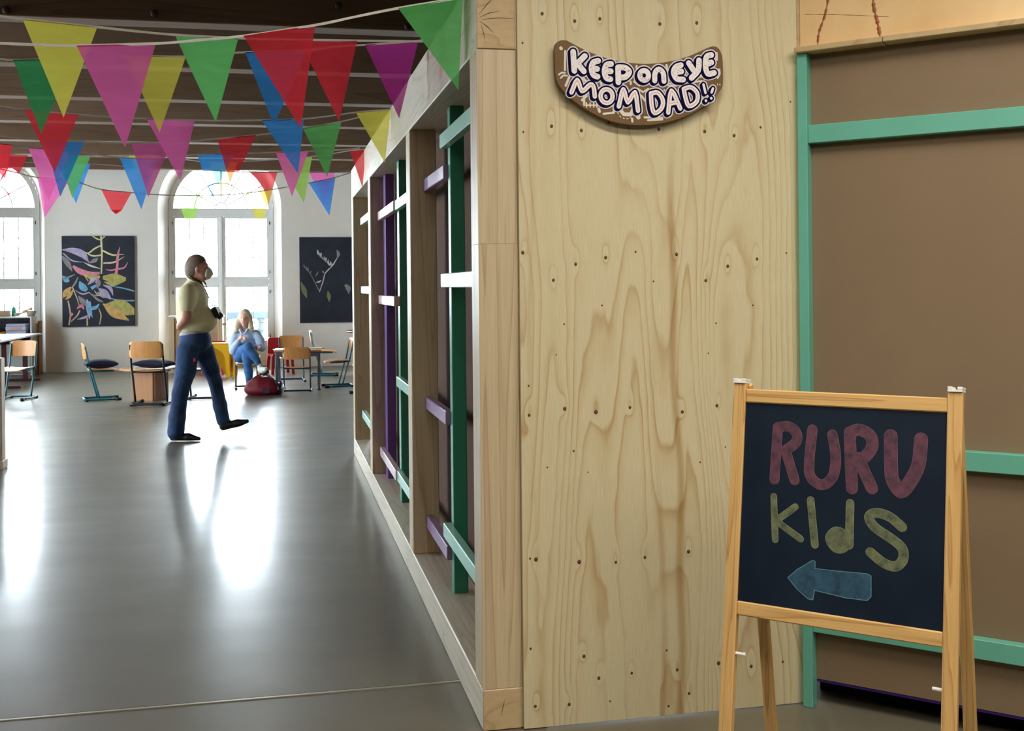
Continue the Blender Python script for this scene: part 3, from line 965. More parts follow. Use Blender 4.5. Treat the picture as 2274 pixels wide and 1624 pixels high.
CH = {
'letter_R': ([[(0.1074, 0.1127), (0.1037, 0.2459)], [(0.1073, 0.1109), (0.137, 0.1068), (0.1584, 0.1239), (0.1563, 0.1471), (0.1305, 0.169)], [(0.1305, 0.169), (0.157, 0.243)]], .0135, 0),
'letter_U': ([[(0.1989, 0.1111), (0.1939, 0.1843), (0.1973, 0.2294), (0.2268, 0.2494), (0.2545, 0.2274), (0.2614, 0.1793), (0.2509, 0.1209)]], .0135, 0),
'letter_R.001': ([[(0.2941, 0.1125), (0.304, 0.2509)], [(0.2958, 0.1124), (0.3178, 0.1038), (0.3458, 0.1176), (0.3504, 0.1449), (0.3336, 0.171), (0.312, 0.1865)], [(0.3172, 0.175), (0.3533, 0.2465)]], .0150, 0),
'letter_U.001': ([[(0.3952, 0.1144), (0.3984, 0.1962), (0.4028, 0.2231), (0.4221, 0.2484), (0.4426, 0.225), (0.4626, 0.1803), (0.4674, 0.1178)]], .0165, 0),
'letter_K': ([[(0.1037, 0.29), (0.1118, 0.3991)], [(0.1613, 0.3107), (0.1128, 0.3508)], [(0.1158, 0.3533), (0.1783, 0.3899)]], .0088, 1),
'letter_I': ([[(0.2006, 0.29), (0.2154, 0.4001)]], .0098, 1),
'letter_d': ([[(0.3007, 0.2882), (0.3016, 0.3912)], [(0.2897, 0.3652), (0.2672, 0.3594), (0.2511, 0.3805), (0.2687, 0.4033), (0.2908, 0.3979), (0.2956, 0.3755), (0.2735, 0.3807), (0.264, 0.377), (0.272, 0.390), (0.284, 0.384), (0.277, 0.374)]], .0105, 1),
'letter_S': ([[(0.4273, 0.3328), (0.3971, 0.3113), (0.3647, 0.3054), (0.3477, 0.318), (0.363, 0.3408), (0.3984, 0.3612), (0.428, 0.3819), (0.4323, 0.4079), (0.416, 0.4286), (0.3867, 0.4242), (0.3539, 0.4024)]], .0120, 1),
}
for nm, (paths, r, c) in CH.items():
    P = [[(q[0], -q[1]) for q in (spline(p, 3) if len(p) > 2 else p)] for p in paths]
    e = stroke_mesh(P, r, .0044).build(nm.split('.')[0], (RED_O, YEL_O)[c], cb)
    stroke_mesh(P, r - .0011, .0047).build('chalk_fill', (RED_F, YEL_F)[c], e)
AR = [(0.1489, 0.4902), (0.1713, 0.4677), (0.2106, 0.4395), (0.2175, 0.4409), (0.2181, 0.459), (0.2704, 0.4578), (0.3473, 0.455), (0.3571, 0.4591), (0.3585, 0.5081), (0.3491, 0.5191), (0.2946, 0.5198), (0.2188, 0.5123), (0.2151, 0.5364), (0.2026, 0.5355), (0.1731, 0.5147)]
ac = np.mean(np.array(AR), 0)
def flatpoly(poly, h):
    bm = bmesh.new()
    f = bm.faces.new([bm.verts.new((p[0], -h, -p[1])) for p in poly])
    bmesh.ops.triangulate(bm, faces=[f])
    bm.verts.index_update()
    r = ([v.co[:] for v in bm.verts], [[v.index for v in g.verts] for g in bm.faces])
    bm.free()
    return r
v_, f_ = flatpoly(AR, .0044)
e = obj('arrow', v_, f_, BLU_F, cb)
stroke_mesh([[(p[0], -p[1]) for p in AR + AR[:1]]], .0010, .0047).build('chalk_outline', BLU_O, e)

# ================================================================== bunting
GARLANDS = [
 ([[-0.935, 3.663, 2.215], [-0.834, 3.674, 2.217], [-0.731, 3.684, 2.218], [-0.614, 3.695, 2.222], [-0.376, 3.714, 2.241], [-0.245, 3.724, 2.259], [-0.102, 3.733, 2.28], [0.132, 3.747, 2.328], [0.268, 3.755, 2.364], [0.412, 3.761, 2.4], [0.638, 3.771, 2.45]],
  [
   ('pink', (-0.614, 3.695, 2.222), (-0.376, 3.714, 2.241), (-0.473, 3.707, 1.903)),
   ('red', (-0.102, 3.733, 2.28), (0.132, 3.747, 2.328), (0.081, 3.745, 1.981)),
   ('green', (0.412, 3.761, 2.4), (0.638, 3.771, 2.45), (0.619, 3.771, 2.128)),
  ]),
 ([[-1.011, 3.965, 2.376], [-0.914, 4.028, 2.383], [-0.85, 4.067, 2.385], [-0.625, 4.192, 2.395], [-0.503, 4.254, 2.399], [-0.368, 4.317, 2.405], [-0.14, 4.415, 2.422], [-0.019, 4.463, 2.433], [0.094, 4.506, 2.445], [0.332, 4.59, 2.468], [0.48, 4.639, 2.483], [0.627, 4.685, 2.496]],
  [
   ('yellow', (-0.85, 4.067, 2.385), (-0.625, 4.192, 2.395), (-0.734, 4.136, 2.057)),
   ('green', (-0.368, 4.317, 2.405), (-0.14, 4.415, 2.422), (-0.226, 4.381, 2.089)),
   ('red', (0.094, 4.506, 2.445), (0.332, 4.59, 2.468), (0.256, 4.566, 2.13)),
  ]),
 ([[-1.319, 5.167, 2.455], [-1.166, 5.135, 2.453], [-1.11, 5.123, 2.449], [-0.865, 5.071, 2.452], [-0.746, 5.045, 2.455], [-0.634, 5.021, 2.462], [-0.379, 4.967, 2.456], [-0.25, 4.94, 2.466], [-0.127, 4.914, 2.472], [0.134, 4.858, 2.477], [0.256, 4.832, 2.492], [0.382, 4.806, 2.499], [0.607, 4.758, 2.514], [0.617, 4.756, 2.515]],
  [
   ('dark_green', (-1.11, 5.123, 2.449), (-0.865, 5.071, 2.452), (-0.996, 5.098, 2.128)),
   ('yellow', (-0.634, 5.021, 2.462), (-0.379, 4.967, 2.456), (-0.493, 4.992, 2.129)),
   ('blue', (-0.127, 4.914, 2.472), (0.134, 4.858, 2.477), (-0.008, 4.888, 2.153)),
   ('purple', (0.382, 4.806, 2.499), (0.607, 4.758, 2.514), (0.522, 4.776, 2.18)),
  ]),
 ([[-1.636, 6.401, 2.461], [-1.454, 6.392, 2.444], [-1.331, 6.386, 2.429], [-1.052, 6.371, 2.406], [-0.874, 6.361, 2.394], [-0.696, 6.351, 2.388], [-0.438, 6.335, 2.382], [-0.275, 6.325, 2.382], [-0.078, 6.313, 2.387], [0.154, 6.299, 2.397], [0.304, 6.289, 2.416], [0.442, 6.28, 2.437], [0.639, 6.267, 2.456]],
  [
   ('red', (-1.331, 6.386, 2.429), (-1.052, 6.371, 2.406), (-1.179, 6.378, 2.089)),
   ('pink', (-0.696, 6.351, 2.388), (-0.438, 6.335, 2.382), (-0.52, 6.341, 2.05)),
   ('blue', (-0.078, 6.313, 2.387), (0.154, 6.299, 2.397), (0.119, 6.301, 2.089)),
   ('yellow', (0.442, 6.28, 2.437), (0.639, 6.267, 2.456), (0.603, 6.269, 2.154)),
  ]),
 ([[-1.813, 7.286, 2.411], [-1.652, 7.252, 2.396], [-1.382, 7.195, 2.366], [-1.145, 7.144, 2.358], [-1.005, 7.114, 2.348], [-0.868, 7.085, 2.344], [-0.623, 7.033, 2.35], [-0.493, 7.006, 2.354], [-0.353, 6.976, 2.366], [-0.118, 6.926, 2.386], [0.019, 6.897, 2.401], [0.162, 6.866, 2.423], [0.393, 6.817, 2.464], [0.505, 6.793, 2.49], [0.64, 6.765, 2.521]],
  [
   ('blue', (-1.382, 7.195, 2.366), (-1.145, 7.144, 2.358), (-1.298, 7.177, 2.019)),
   ('pink', (-0.868, 7.085, 2.344), (-0.623, 7.033, 2.35), (-0.769, 7.064, 2.013)),
   ('red', (-0.353, 6.976, 2.366), (-0.118, 6.926, 2.386), (-0.268, 6.958, 2.065)),
   ('green', (0.162, 6.866, 2.423), (0.393, 6.817, 2.464), (0.304, 6.836, 2.125)),
  ]),
 ([[-1.996, 7.497, 2.428], [-1.899, 7.525, 2.403], [-1.655, 7.594, 2.384], [-1.611, 7.605, 2.378], [-1.565, 7.617, 2.371], [-1.318, 7.68, 2.362], [-1.176, 7.715, 2.345], [-1.023, 7.751, 2.33], [-0.786, 7.804, 2.331], [-0.656, 7.832, 2.348], [-0.531, 7.857, 2.371], [-0.286, 7.906, 2.387], [-0.149, 7.932, 2.395], [-0.004, 7.959, 2.406], [0.226, 8.0, 2.422], [0.434, 8.035, 2.439], [0.597, 8.062, 2.458]],
  [
   ('red', (-1.899, 7.525, 2.403), (-1.655, 7.594, 2.384), (-1.7, 7.582, 2.166)),
   ('pink', (-1.565, 7.617, 2.371), (-1.318, 7.68, 2.362), (-1.451, 7.648, 2.031)),
   ('blue', (-1.023, 7.751, 2.33), (-0.786, 7.804, 2.331), (-0.891, 7.782, 1.987)),
   ('blue', (-0.531, 7.857, 2.371), (-0.286, 7.906, 2.387), (-0.436, 7.878, 2.074)),
   ('pink', (-0.004, 7.959, 2.406), (0.226, 8.0, 2.422), (0.109, 7.981, 2.098)),
  ]),
 ([[-2.27, 8.866, 2.471], [-2.073, 8.824, 2.463], [-1.801, 8.766, 2.46], [-1.697, 8.744, 2.459], [-1.589, 8.721, 2.458], [-1.35, 8.67, 2.443], [-1.222, 8.643, 2.444], [-1.075, 8.612, 2.446], [-0.839, 8.562, 2.447], [-0.666, 8.525, 2.411], [-0.493, 8.488, 2.39], [-0.276, 8.442, 2.394], [-0.126, 8.41, 2.396], [0.018, 8.379, 2.406], [0.261, 8.328, 2.422], [0.398, 8.299, 2.441], [0.536, 8.269, 2.464], [0.654, 8.244, 2.475]],
  [
   ('red', (-2.073, 8.824, 2.463), (-1.801, 8.766, 2.46), (-1.95, 8.798, 2.154)),
   ('green', (-1.589, 8.721, 2.458), (-1.35, 8.67, 2.443), (-1.484, 8.699, 2.13)),
   ('yellow_fold', (-1.075, 8.612, 2.446), (-0.839, 8.562, 2.447), (-0.956, 8.586, 2.193)),
   ('yellow', (-0.493, 8.488, 2.39), (-0.276, 8.442, 2.394), (-0.384, 8.465, 2.107)),
   ('lime', (0.018, 8.379, 2.406), (0.261, 8.328, 2.422), (0.198, 8.341, 2.078)),
   ('red', (0.536, 8.269, 2.464), (0.654, 8.244, 2.475), (0.625, 8.25, 2.187)),
  ]),
 ([[-2.362, 9.484, 2.475], [-2.087, 9.601, 2.412], [-1.918, 9.669, 2.376], [-1.684, 9.758, 2.365], [-1.568, 9.801, 2.332], [-1.449, 9.844, 2.296], [-1.216, 9.924, 2.278], [-1.045, 9.981, 2.268], [-0.87, 10.037, 2.266], [-0.632, 10.111, 2.274], [-0.449, 10.166, 2.284], [-0.274, 10.216, 2.305], [-0.032, 10.283, 2.346], [0.146, 10.33, 2.384], [0.292, 10.369, 2.416], [0.54, 10.431, 2.478], [0.732, 10.478, 2.543]],
  [
   ('pink', (-1.918, 9.669, 2.376), (-1.684, 9.758, 2.365), (-1.874, 9.688, 2.045)),
   ('red_fold', (-1.449, 9.844, 2.296), (-1.216, 9.924, 2.278), (-1.337, 9.884, 2.036)),
   ('lime', (-0.87, 10.037, 2.266), (-0.632, 10.111, 2.274), (-0.751, 10.076, 1.965)),
   ('yellow', (-0.274, 10.216, 2.305), (-0.032, 10.283, 2.346), (-0.152, 10.252, 1.975)),
   ('blue', (0.292, 10.369, 2.416), (0.54, 10.431, 2.478), (0.482, 10.418, 2.118)),
  ]),
 ([[-2.448, 9.828, 2.52], [-2.121, 9.922, 2.527], [-1.816, 10.004, 2.533], [-1.568, 10.068, 2.536], [-1.212, 10.154, 2.522], [-0.725, 10.263, 2.516], [-0.232, 10.364, 2.508], [0.009, 10.411, 2.517], [0.148, 10.437, 2.519], [0.301, 10.465, 2.524], [0.54, 10.508, 2.531], [0.779, 10.548, 2.542]],
  [
   ('blue', (-1.816, 10.004, 2.533), (-1.568, 10.068, 2.536), (-1.684, 10.04, 2.191)),
   ('red', (-0.232, 10.364, 2.508), (0.009, 10.411, 2.517), (-0.085, 10.395, 2.183)),
   ('pink', (0.301, 10.465, 2.524), (0.54, 10.508, 2.531), (0.457, 10.494, 2.186)),
  ]),
]

FC = {'pink': srgb(232, 108, 176), 'red': srgb(226, 58, 68), 'green': srgb(116, 208, 116), 'yellow': srgb(232, 220, 92), 'dark_green': srgb(58, 156, 92), 'blue': srgb(62, 146, 220), 'purple': srgb(190, 62, 150), 'lime': srgb(176, 222, 104)}
FM = {k: paper(k + '_pennant', v) for k, v in FC.items()}
M['ribbon'] = plain('white_ribbon', srgb(226, 222, 214), .6, vary=.05)
GL = ['bunting strung lowest in front with pink, red and green pennants',
 'bunting with yellow, green and red pennants just behind the foremost string',
 'bunting with dark green, yellow, blue and purple pennants',
 'bunting with red, pink, blue and yellow pennants in mid walkway',
 'bunting with blue, pink, red and green pennants in mid walkway',
 'bunting with two pink and two blue pennants',
 'bunting with red, green, yellow and lime pennants tied to the partition end',
 'bunting with pink, folded red, lime, yellow and blue pennants by the windows',
 'sparse bunting with blue, red and pink pennants by the windows']
rs = random.Random(8)
for (rib, flags), lab in zip(GARLANDS, GL):
    d0 = (Vector(rib[0]) - Vector(rib[2])).normalized()
    rib = [list(Vector(rib[0]) + d0 * .9 + Vector((0, 0, .08))), list(Vector(rib[0]) + d0 * .45 + Vector((0, 0, .03)))] + rib   # on to the left fixing
    o0 = Vector(rib[0])
    t = thing('bunting', lab, 'bunting', o0, 0, 'strings of bunting over the walkway')
    P = spline(rib, 4)
    # twisted flat tape
    vs, fs = [], []
    for i, p in enumerate(P):
        tw = .35 * math.sin(i * .9 + o0.y)
        hx, hz = .0035 * math.sin(tw), .0045 * math.cos(tw)
        a = Vector(p) - o0
        vs += [a + Vector((0, hx, hz)), a - Vector((0, hx, hz)), a - Vector((0, hx - .0012, hz)), a + Vector((0, hx + .0012, hz))]
        if i:
            b = 4 * i
            for k in range(4):
                fs.append((b - 4 + k, b - 4 + (k + 1) % 4, b + (k + 1) % 4, b + k))
    obj('ribbon', vs, fs, M['ribbon'], t)
    for (c, A, Bq, T) in flags:
        fold = c.endswith('_fold')
        c = c.replace('_fold', '')
        A, Bq, T = [Vector(q) - o0 for q in (A, Bq, T)]
        d = (Bq - A).normalized()
        nrm = d.cross(Vector((0, 0, 1))).normalized()
        N = 10
        vs, fs = [], []
        ph, amp = rs.uniform(0, 6), rs.uniform(.003, .008)
        end = .66 if fold else 1.0
        for i in range(N + 1):
            f = i / N * end
            a, b = A.lerp(T, f), Bq.lerp(T, f)
            for k in range(7):
                u = k / 6
                p = a.lerp(b, u)
                w = (b - a).length
                p = p + nrm * (amp * math.sin(ph + u * 3.3 * w / .24 + f * 2.6) * (.25 + f) )
                vs.append(p)
        for i in range(N):
            for k in range(6):
                q = i * 7 + k
                fs.append((q, q + 1, q + 8, q + 7))
        if fold:   # tip folded up behind
            n0 = len(vs)
            a, b = A.lerp(T, end), Bq.lerp(T, end)
            low = a.lerp(b, .45) + Vector((0, 0, -.032))
            up_ = b + Vector((0, 0, .012)) - nrm * .004
            vs += [a - nrm * .002, b - nrm * .002, low, up_]
            fs += [(n0, n0 + 2, n0 + 1), (n0, n0 + 2, n0 + 3)]
        # fold of the hem over the tape
        obj('pennant', vs, fs, FM[c], t, True)
# ================================================================== furniture
M['beech'] = wood('beech_shell', srgb(206, 146, 84), srgb(176, 112, 54), 'z', 16, .1, .35, .5)
M['beech_h'] = wood('beech_top', srgb(206, 152, 96), srgb(176, 118, 66), 'x', 14, .1, .35, .5)
M['oakboard'] = wood('brown_veneer_board', srgb(168, 112, 62), srgb(128, 78, 38), 'z', 12, .05, .45, .6)
M['teal'] = plain('teal_steel', srgb(30, 96, 108), .4, vary=.05)
M['black_steel'] = plain('dark_blue_steel', srgb(20, 26, 42), .4, vary=.05)
M['blue_steel'] = plain('blue_steel', srgb(34, 58, 96), .4, vary=.05)
M['maroon'] = plain('maroon_steel', srgb(70, 18, 36), .4, vary=.05)
M['grey_steel'] = plain('grey_steel', srgb(92, 104, 116), .4, vary=.05)
M['rubber'] = plain('black_cap_plastic', srgb(14, 15, 20), .6)
M['navy_cloth'] = plain('navy_cushion_cloth', srgb(14, 18, 48), .85, vary=.15, scale=30, bump=.3)
M['white_top'] = plain('white_table_laminate', srgb(214, 216, 222), .3, vary=.02)
M['red_plastic'] = plain('red_moulded_plastic', srgb(176, 22, 38), .35, vary=.05)
M['yellow_plastic'] = plain('yellow_moulded_plastic', srgb(232, 176, 20), .35, vary=.05)
M['paper_white'] = plain('white_paper', srgb(228, 228, 226), .7, vary=.03)
M['paper_print'] = plain('printed_paper', srgb(150, 140, 128), .6, vary=.35, scale=60)
M['cardboard'] = plain('brown_cardboard', srgb(176, 150, 118), .8, vary=.08)

def curved_shell(w, h, thick, bend, r, horizontal, n=12, roll=0.0):
    """rounded moulded plywood shell; upright (x forward, y across, z up) or flat"""
    mb = MB()
    rows = 14
    top, bot = [], []
    for i in range(rows + 1):
        v = -math.cos(PI * i / rows)
        dv = max(0.0, abs(v) * h / 2 - (h / 2 - r))
        half = w / 2 - (r - math.sqrt(max(0, r * r - dv * dv)))
        ra, rb = [], []
        for k in range(n + 1):
            u = -1 + 2 * k / n
            y, s = u * half, v * h / 2
            dpt = bend * (1 - (y / (w / 2)) ** 2)
            if horizontal:
                z = -bend * .5 * (1 - (y / (w / 2)) ** 2) - roll * max(0, v) ** 2
                ra.append((s, y, z + thick / 2))
                rb.append((s, y, z - thick / 2))
            else:
                ra.append((-dpt + thick / 2 - roll * v, y, s))
                rb.append((-dpt - thick / 2 - roll * v, y, s))
        top.append(ra)
        bot.append(rb)
    vs = [p for r_ in top for p in r_] + [p for r_ in bot for p in r_]
    m_ = n + 1
    off = m_ * (rows + 1)
    fs = []
    for i in range(rows):
        for k in range(n):
            a = i * m_ + k
            fs.append((a, a + m_, a + m_ + 1, a + 1))
            fs.append((off + a, off + a + 1, off + a + m_ + 1, off + a + m_))
    rim = [k for k in range(m_)] + [i * m_ + n for i in range(1, rows + 1)] + [rows * m_ + k for k in range(n - 1, -1, -1)] + [i * m_ for i in range(rows - 1, 0, -1)]
    for a, b in zip(rim, rim[1:] + rim[:1]):
        fs.append((a, b, off + b, off + a))
    return mb.add(vs, fs)

CHAIRS = {}
def make_chair(t, frame, hw=.18):
    """cantilever school chair, x forward, 0.80 m tall at scale 1"""
    key = frame + str(hw)
    if key in CHAIRS:
        for ch in CHAIRS[key].children:
            c = add_copy(ch, t)
        return
    CHAIRS[key] = t
    fm = M[frame]
    MB()
    for s in (-1, 1):
        y = s * hw
        MB().tube(spline([(.0, y, .765), (.022, y, .66), (.06, y, .46), (.085, y, .40), (.185, y, .036)], 4), .0135, 8).build('leg', fm, t, True)
        MB().tube([(.045, y * .93, .425), (.20, y * .9, .412), (.38, y * .88, .412)], .012, 8).build('seat_support', fm, t, True)
        MB().tube([(.40, y * 1.02, .020), (.475, y * 1.02, .020)], .020, 8).build('end_cap', M['rubber'], t, True)
        MB().lathe([(.019, 0), (.021, .012), (.019, .03)], 10, (.02, y, .0)).build('heel_cap', M['rubber'], t, True)
    MB().tube(spline([(.42, -hw * 1.02, .020), (.10, -hw * 1.02, .022), (.012, -hw * .96, .024), (-.004, -hw * .82, .024), (-.004, hw * .82, .024), (.012, hw * .96, .024), (.10, hw * 1.02, .022), (.42, hw * 1.02, .020)], 3), .0165, 8).build('floor_skid', fm, t, True)
    MB().tube([(.14, -hw * .9, .412), (.14, hw * .9, .412)], .012, 8).build('cross_tube', fm, t, True)
    o = curved_shell(hw * 2.08, .40, .011, .022, .07, True, roll=.025).build('seat', M['beech_h'], t, True)
    o.location = (.25, 0, .440)
    o = curved_shell(hw * 2.12, .215, .010, .030, .05, False, roll=.012).build('backrest', M['beech'], t, True)
    o.location = (.010, 0, .695)

def chair(label, frame, x, y, deg, s=1.0, hw=.18, group='cantilever school chairs'):
    t = thing('school_chair', label, 'chair', (x, y, 0), math.radians(deg), group)
    make_chair(t, frame, hw)
    t.scale = (s, s, s)
    return t

chair('teal framed school chair pulled out beside the white desk', 'teal', -3.35, 15.92, -104, .96)
chair('teal framed school chair seen side on with a navy cushion', 'teal', -2.48, 15.25, 14, .93)
chair('dark framed school chair seen from behind with a navy cushion', 'black_steel', -1.60, 14.30, 78, 1.0, .20)
chair('dark framed school chair mostly hidden behind the walking man', 'black_steel', -1.00, 14.95, 80, .9)
chair('maroon framed school chair the woman sits on', 'maroon', -.46, 16.55, -86, .84)
chair('blue framed small chair drawn up in front of the low table', 'blue_steel', .25, 15.62, 86, .77, .235)
chair('blue framed school chair standing behind the low table', 'blue_steel', .20, 17.62, -88, .87, .21)
chair('teal framed school chair side on at the right of the low table', 'teal', 1.05, 16.28, 186, .88)
chair('teal framed school chair facing the partition behind the low table', 'teal', .53, 18.40, -4, .93)
chair('dark framed chair half hidden by the partition end', 'black_steel', 1.42, 15.05, 190, .95)

def cushion(label, x, y, z, deg, sx, sy, sz, tilt=0.0):
    vs, fs = [], []
    N = 24
    R = 9
    for side in (1, -1):
        for i in range(N + 1):
            for j in range(N + 1):
                u, v = -1 + 2 * i / N, -1 + 2 * j / N
                h = max(0, (1 - u * u)) ** .42 * max(0, (1 - v * v)) ** .42
                pin = 1 - .10 * ((1 - abs(u)) + (1 - abs(v))) * .5
                px = u * (1 - .08 * (1 - v * v))
                py = v * (1 - .08 * (1 - u * u))
                vs.append((px * sx, py * sy, side * h * sz))
    n1 = (N + 1) ** 2
    for i in range(N):
        for j in range(N):
            a = i * (N + 1) + j
            fs.append((a, a + N + 1, a + N + 2, a + 1))
            fs.append((n1 + a, n1 + a + 1, n1 + a + N + 2, n1 + a + N + 1))
    o = obj('seat_cushion', vs, fs, M['navy_cloth'], None, True)
    o.location = (x, y, z)
    o.rotation_euler = (0, tilt, math.radians(deg))
    return tag(o, label, 'cushion', 'navy cushions on school chairs')
cushion('plump navy cushion on the side-on teal chair', -2.28, 15.30, .475, 14, .21, .20, .062)
cushion('plump navy cushion on the dark chair seen from behind', -1.53, 14.56, .508, 70, .20, .215, .058, .05)

# low round-topped table on crossed boards
t = thing('low_play_table', 'low wooden table on crossed brown boards beside the cushioned chairs', 'table', (-1.65, 15.16, 0), math.radians(18))
MB().prism([(.385 * math.cos(k * PI / 4 + PI / 8), .385 * math.sin(k * PI / 4 + PI / 8)) for k in range(8)], .395, .42).build('table_top', M['beech_h'], t)
B('crossed_board', (-.23, -.012, 0), (.23, .012, .395), M['oakboard'], t, .002)
B('crossed_board', (-.012, -.23, 0), (.012, -.0125, .395), M['oakboard'], t, .002)
B('crossed_board', (-.012, .0125, 0), (.012, .23, .395), M['oakboard'], t, .002)
for sx, sy in ((-1, -1), (1, -1)):
    o = B('skirt_board', (-.155, -.010, 0), (.155, .010, .39), M['oakboard'], t, .002)
    o.location = (sx * .118, -.118, 0)
    o.rotation_euler = (0, 0, sx * PI / 4)
def sheet_on(name, label, x, y, z, deg, a, b, mat, th=.004, group=None):
    o = B(name, (-a / 2, -b / 2, 0), (a / 2, b / 2, th), M[mat])
    o.location = (x, y, z)
    o.rotation_euler = (0, 0, math.radians(deg))
    tag(o, label, 'magazine' if name == 'magazine' else 'paper', group)
    return o
sheet_on('paper_sheet', 'white sheet of paper on the right of the low play table', -1.44, 15.12, .4205, 10, .26, .19, 'paper_white')
sheet_on('paper_sheet', 'drawing paper lying between the two cushioned chairs', -1.80, 15.25, .4205, 30, .21, .30, 'paper_print')

# low table with grey legs
t = thing('low_table', 'low wooden table with grey steel legs and magazines on it', 'table', (.28, 16.10, 0), math.radians(-2))
B('table_top', (-.33, -.32, .545), (.33, .34, .57), M['beech_h'], t, .004)
for sx in (-1, 1):
    for sy in (-1, 1):
        lg = B('leg', (sx * .29 - .022, sy * .27 - .022, .02), (sx * .29 + .022, sy * .27 + .022, .545), M['grey_steel'], t, .006)
    B('foot_bar', (sx * .29 - .025, -.33, .0), (sx * .29 + .025, .33, .032), M['grey_steel'], t, .008)
B('apron', (-.30, -.285, .475), (.30, -.262, .54), M['grey_steel'], t, .003)
B('apron', (-.30, .262, .475), (.30, .285, .54), M['grey_steel'], t, .003)
for lab, x, y, a, w, h, m_ in (('pale magazine at the near left corner of the low table', .04, 15.92, 6, .21, .28, 'paper_white'), ('printed booklet in the middle of the low table', .27, 16.12, -20, .15, .21, 'paper_print'), ('open magazine at the right end of the low table', .50, 16.15, 12, .24, .30, 'cardboard')):
    sheet_on('magazine', lab, x, y, .5705, a, w, h, m_, .008, 'magazines on the low table')

# moulded plastic children's furniture
def plastic_chair(label, x, y, deg, mat, seat=.34, top=.62, w=.36):
    t = thing('plastic_chair', label, 'chair', (x, y, 0), math.radians(deg), 'moulded plastic chairs')
    h = w / 2
    s_ = MB().prism([(-h, -h), (h, -h * .94), (h, h * .94), (-h, h)], seat - .02, seat)
    s_.build('seat', M[mat], t)
    mb = MB()
    prof = [(-h * .92, seat - .02), (h * .92, seat - .02), (h * .84, top - .03), (h * .70, top), (-h * .70, top), (-h * .84, top - .03)]
    mb.prism(prof, 0, .022, lambda a, z, d: (-h - .012 + d - (z - seat) * .16, a, z))
    mb.build('backrest', M[mat], t)
    for sx in (-1, 1):
        for sy in (-1, 1):
            P = [(0, seat - .02), (.15, seat - .02), (.085, seat - .05), (.055, seat - .11), (.045, 0), (-.012, 0)]
            mb = MB()
            mb.prism(P, 0, .045, lambda a, z, d: (sx * (h - a), sy * (h - d) + sy * (seat - z) * .05, z))
            mb.build('leg', M[mat], t)
    return t
plastic_chair("red moulded children's chair beside the low table", .03, 19.05, -75, 'red_plastic', .335, .60)
plastic_chair("red moulded children's chair behind the yellow stool", -1.05, 19.35, -100, 'red_plastic', .32, .55)
plastic_chair("yellow moulded children's chair behind the seated woman", -.50, 18.62, -92, 'yellow_plastic', .32, .50, .40)
t = thing('plastic_stool', 'square yellow moulded stool with arched sides beside the seated woman', 'stool', (-.92, 18.72, 0), math.radians(-8))
B('seat', (-.175, -.17, .525), (.175, .17, .555), M['yellow_plastic'], t, .012)
for k in range(4):
    mb = MB()
    arch = [(-.22, 0), (-.155, 0), (-.115, .30)] + [(-.115 + .115 * (1 - math.cos(q * PI / 12)), .30 + .13 * math.sin(q * PI / 12)) for q in range(1, 12)] + [(.115, .30), (.155, 0), (.22, 0), (.20, .53), (-.20, .53)]
    d = .17 if k % 2 == 0 else .175
    w = .80 if k % 2 == 0 else .77
    bm_poly = [(a * w, b) for a, b in arch]
    bm = bmesh.new()
    lo = [bm.verts.new((a, -d, b)) for a, b in bm_poly]
    hi = [bm.verts.new((a, -d + .02, b)) for a, b in bm_poly]
    f0, f1 = bm.faces.new(lo), bm.faces.new(list(reversed(hi)))
    for q in range(len(lo)):
        r_ = (q + 1) % len(lo)
        bm.faces.new((lo[r_], lo[q], hi[q], hi[r_]))
    bmesh.ops.triangulate(bm, faces=[f0, f1])
    bm.verts.index_update()
    o = obj('arched_side', [v.co[:] for v in bm.verts], [[v.index for v in f.verts] for f in bm.faces], M['yellow_plastic'], t)
    bm.free()
    o.rotation_euler = (0, 0, k * PI / 2)

# wooden lectern cabinet in front of the window
t = thing('wooden_cabinet', 'chest-high wooden cabinet in front of the window behind the walking man', 'cabinet', (-1.38, 19.95, 0))
B('body', (-.42, -.20, .03), (.40, .20, .93), M['cardboard'], t, .004)
B('side_post', (-.45, -.22, 0), (-.36, .22, .955), M['timber_z'], t, .004)
B('side_post', (.36, -.22, 0), (.44, .22, .93), M['timber_z'], t, .004)
B('top_board', (-.47, -.23, .955), (.46, .23, .98), M['white_top'], t, .004)
B('handle', (.44, -.04, .80), (.50, .0, .84), M['white_top'], t, .004)
# brown pedestal table cut off by the partition
t = thing('pedestal_table', 'dark red-brown pedestal table with a curved leg at the partition end', 'table', (1.62, 18.6, 0))
M['mahogany'] = wood('mahogany', srgb(112, 58, 48), srgb(72, 32, 28), 'x', 12, .1, .3, .5)
MB().lathe([(.40, .68), (.50, .69), (.51, .71), (.49, .725), (.01, .726)], 32).build('table_top', M['mahogany'], t, True)
MB().lathe([(.05, .18), (.055, .25), (.035, .32), (.045, .5), (.03, .6), (.06, .68)], 14).build('column', M['mahogany'], t, True)
for k in range(4):
    a = math.radians(195 + 90 * k)
    P = spline([(.03, .24), (.16, .28), (.28, .18), (.36, .05), (.42, .03)], 4)
    MB().tube([(p[0] * math.cos(a), p[0] * math.sin(a), p[1]) for p in P], [.03] * 8 + [.022] * (len(P) - 8), 8).build('leg', M['mahogany'], t, True)
MB().lathe([(.02, .727), (.03, .732), (.028, .75), (.006, .765)], 12, (-.36, -.2, 0)).build('small_pot', M['mahogany'], t, True)

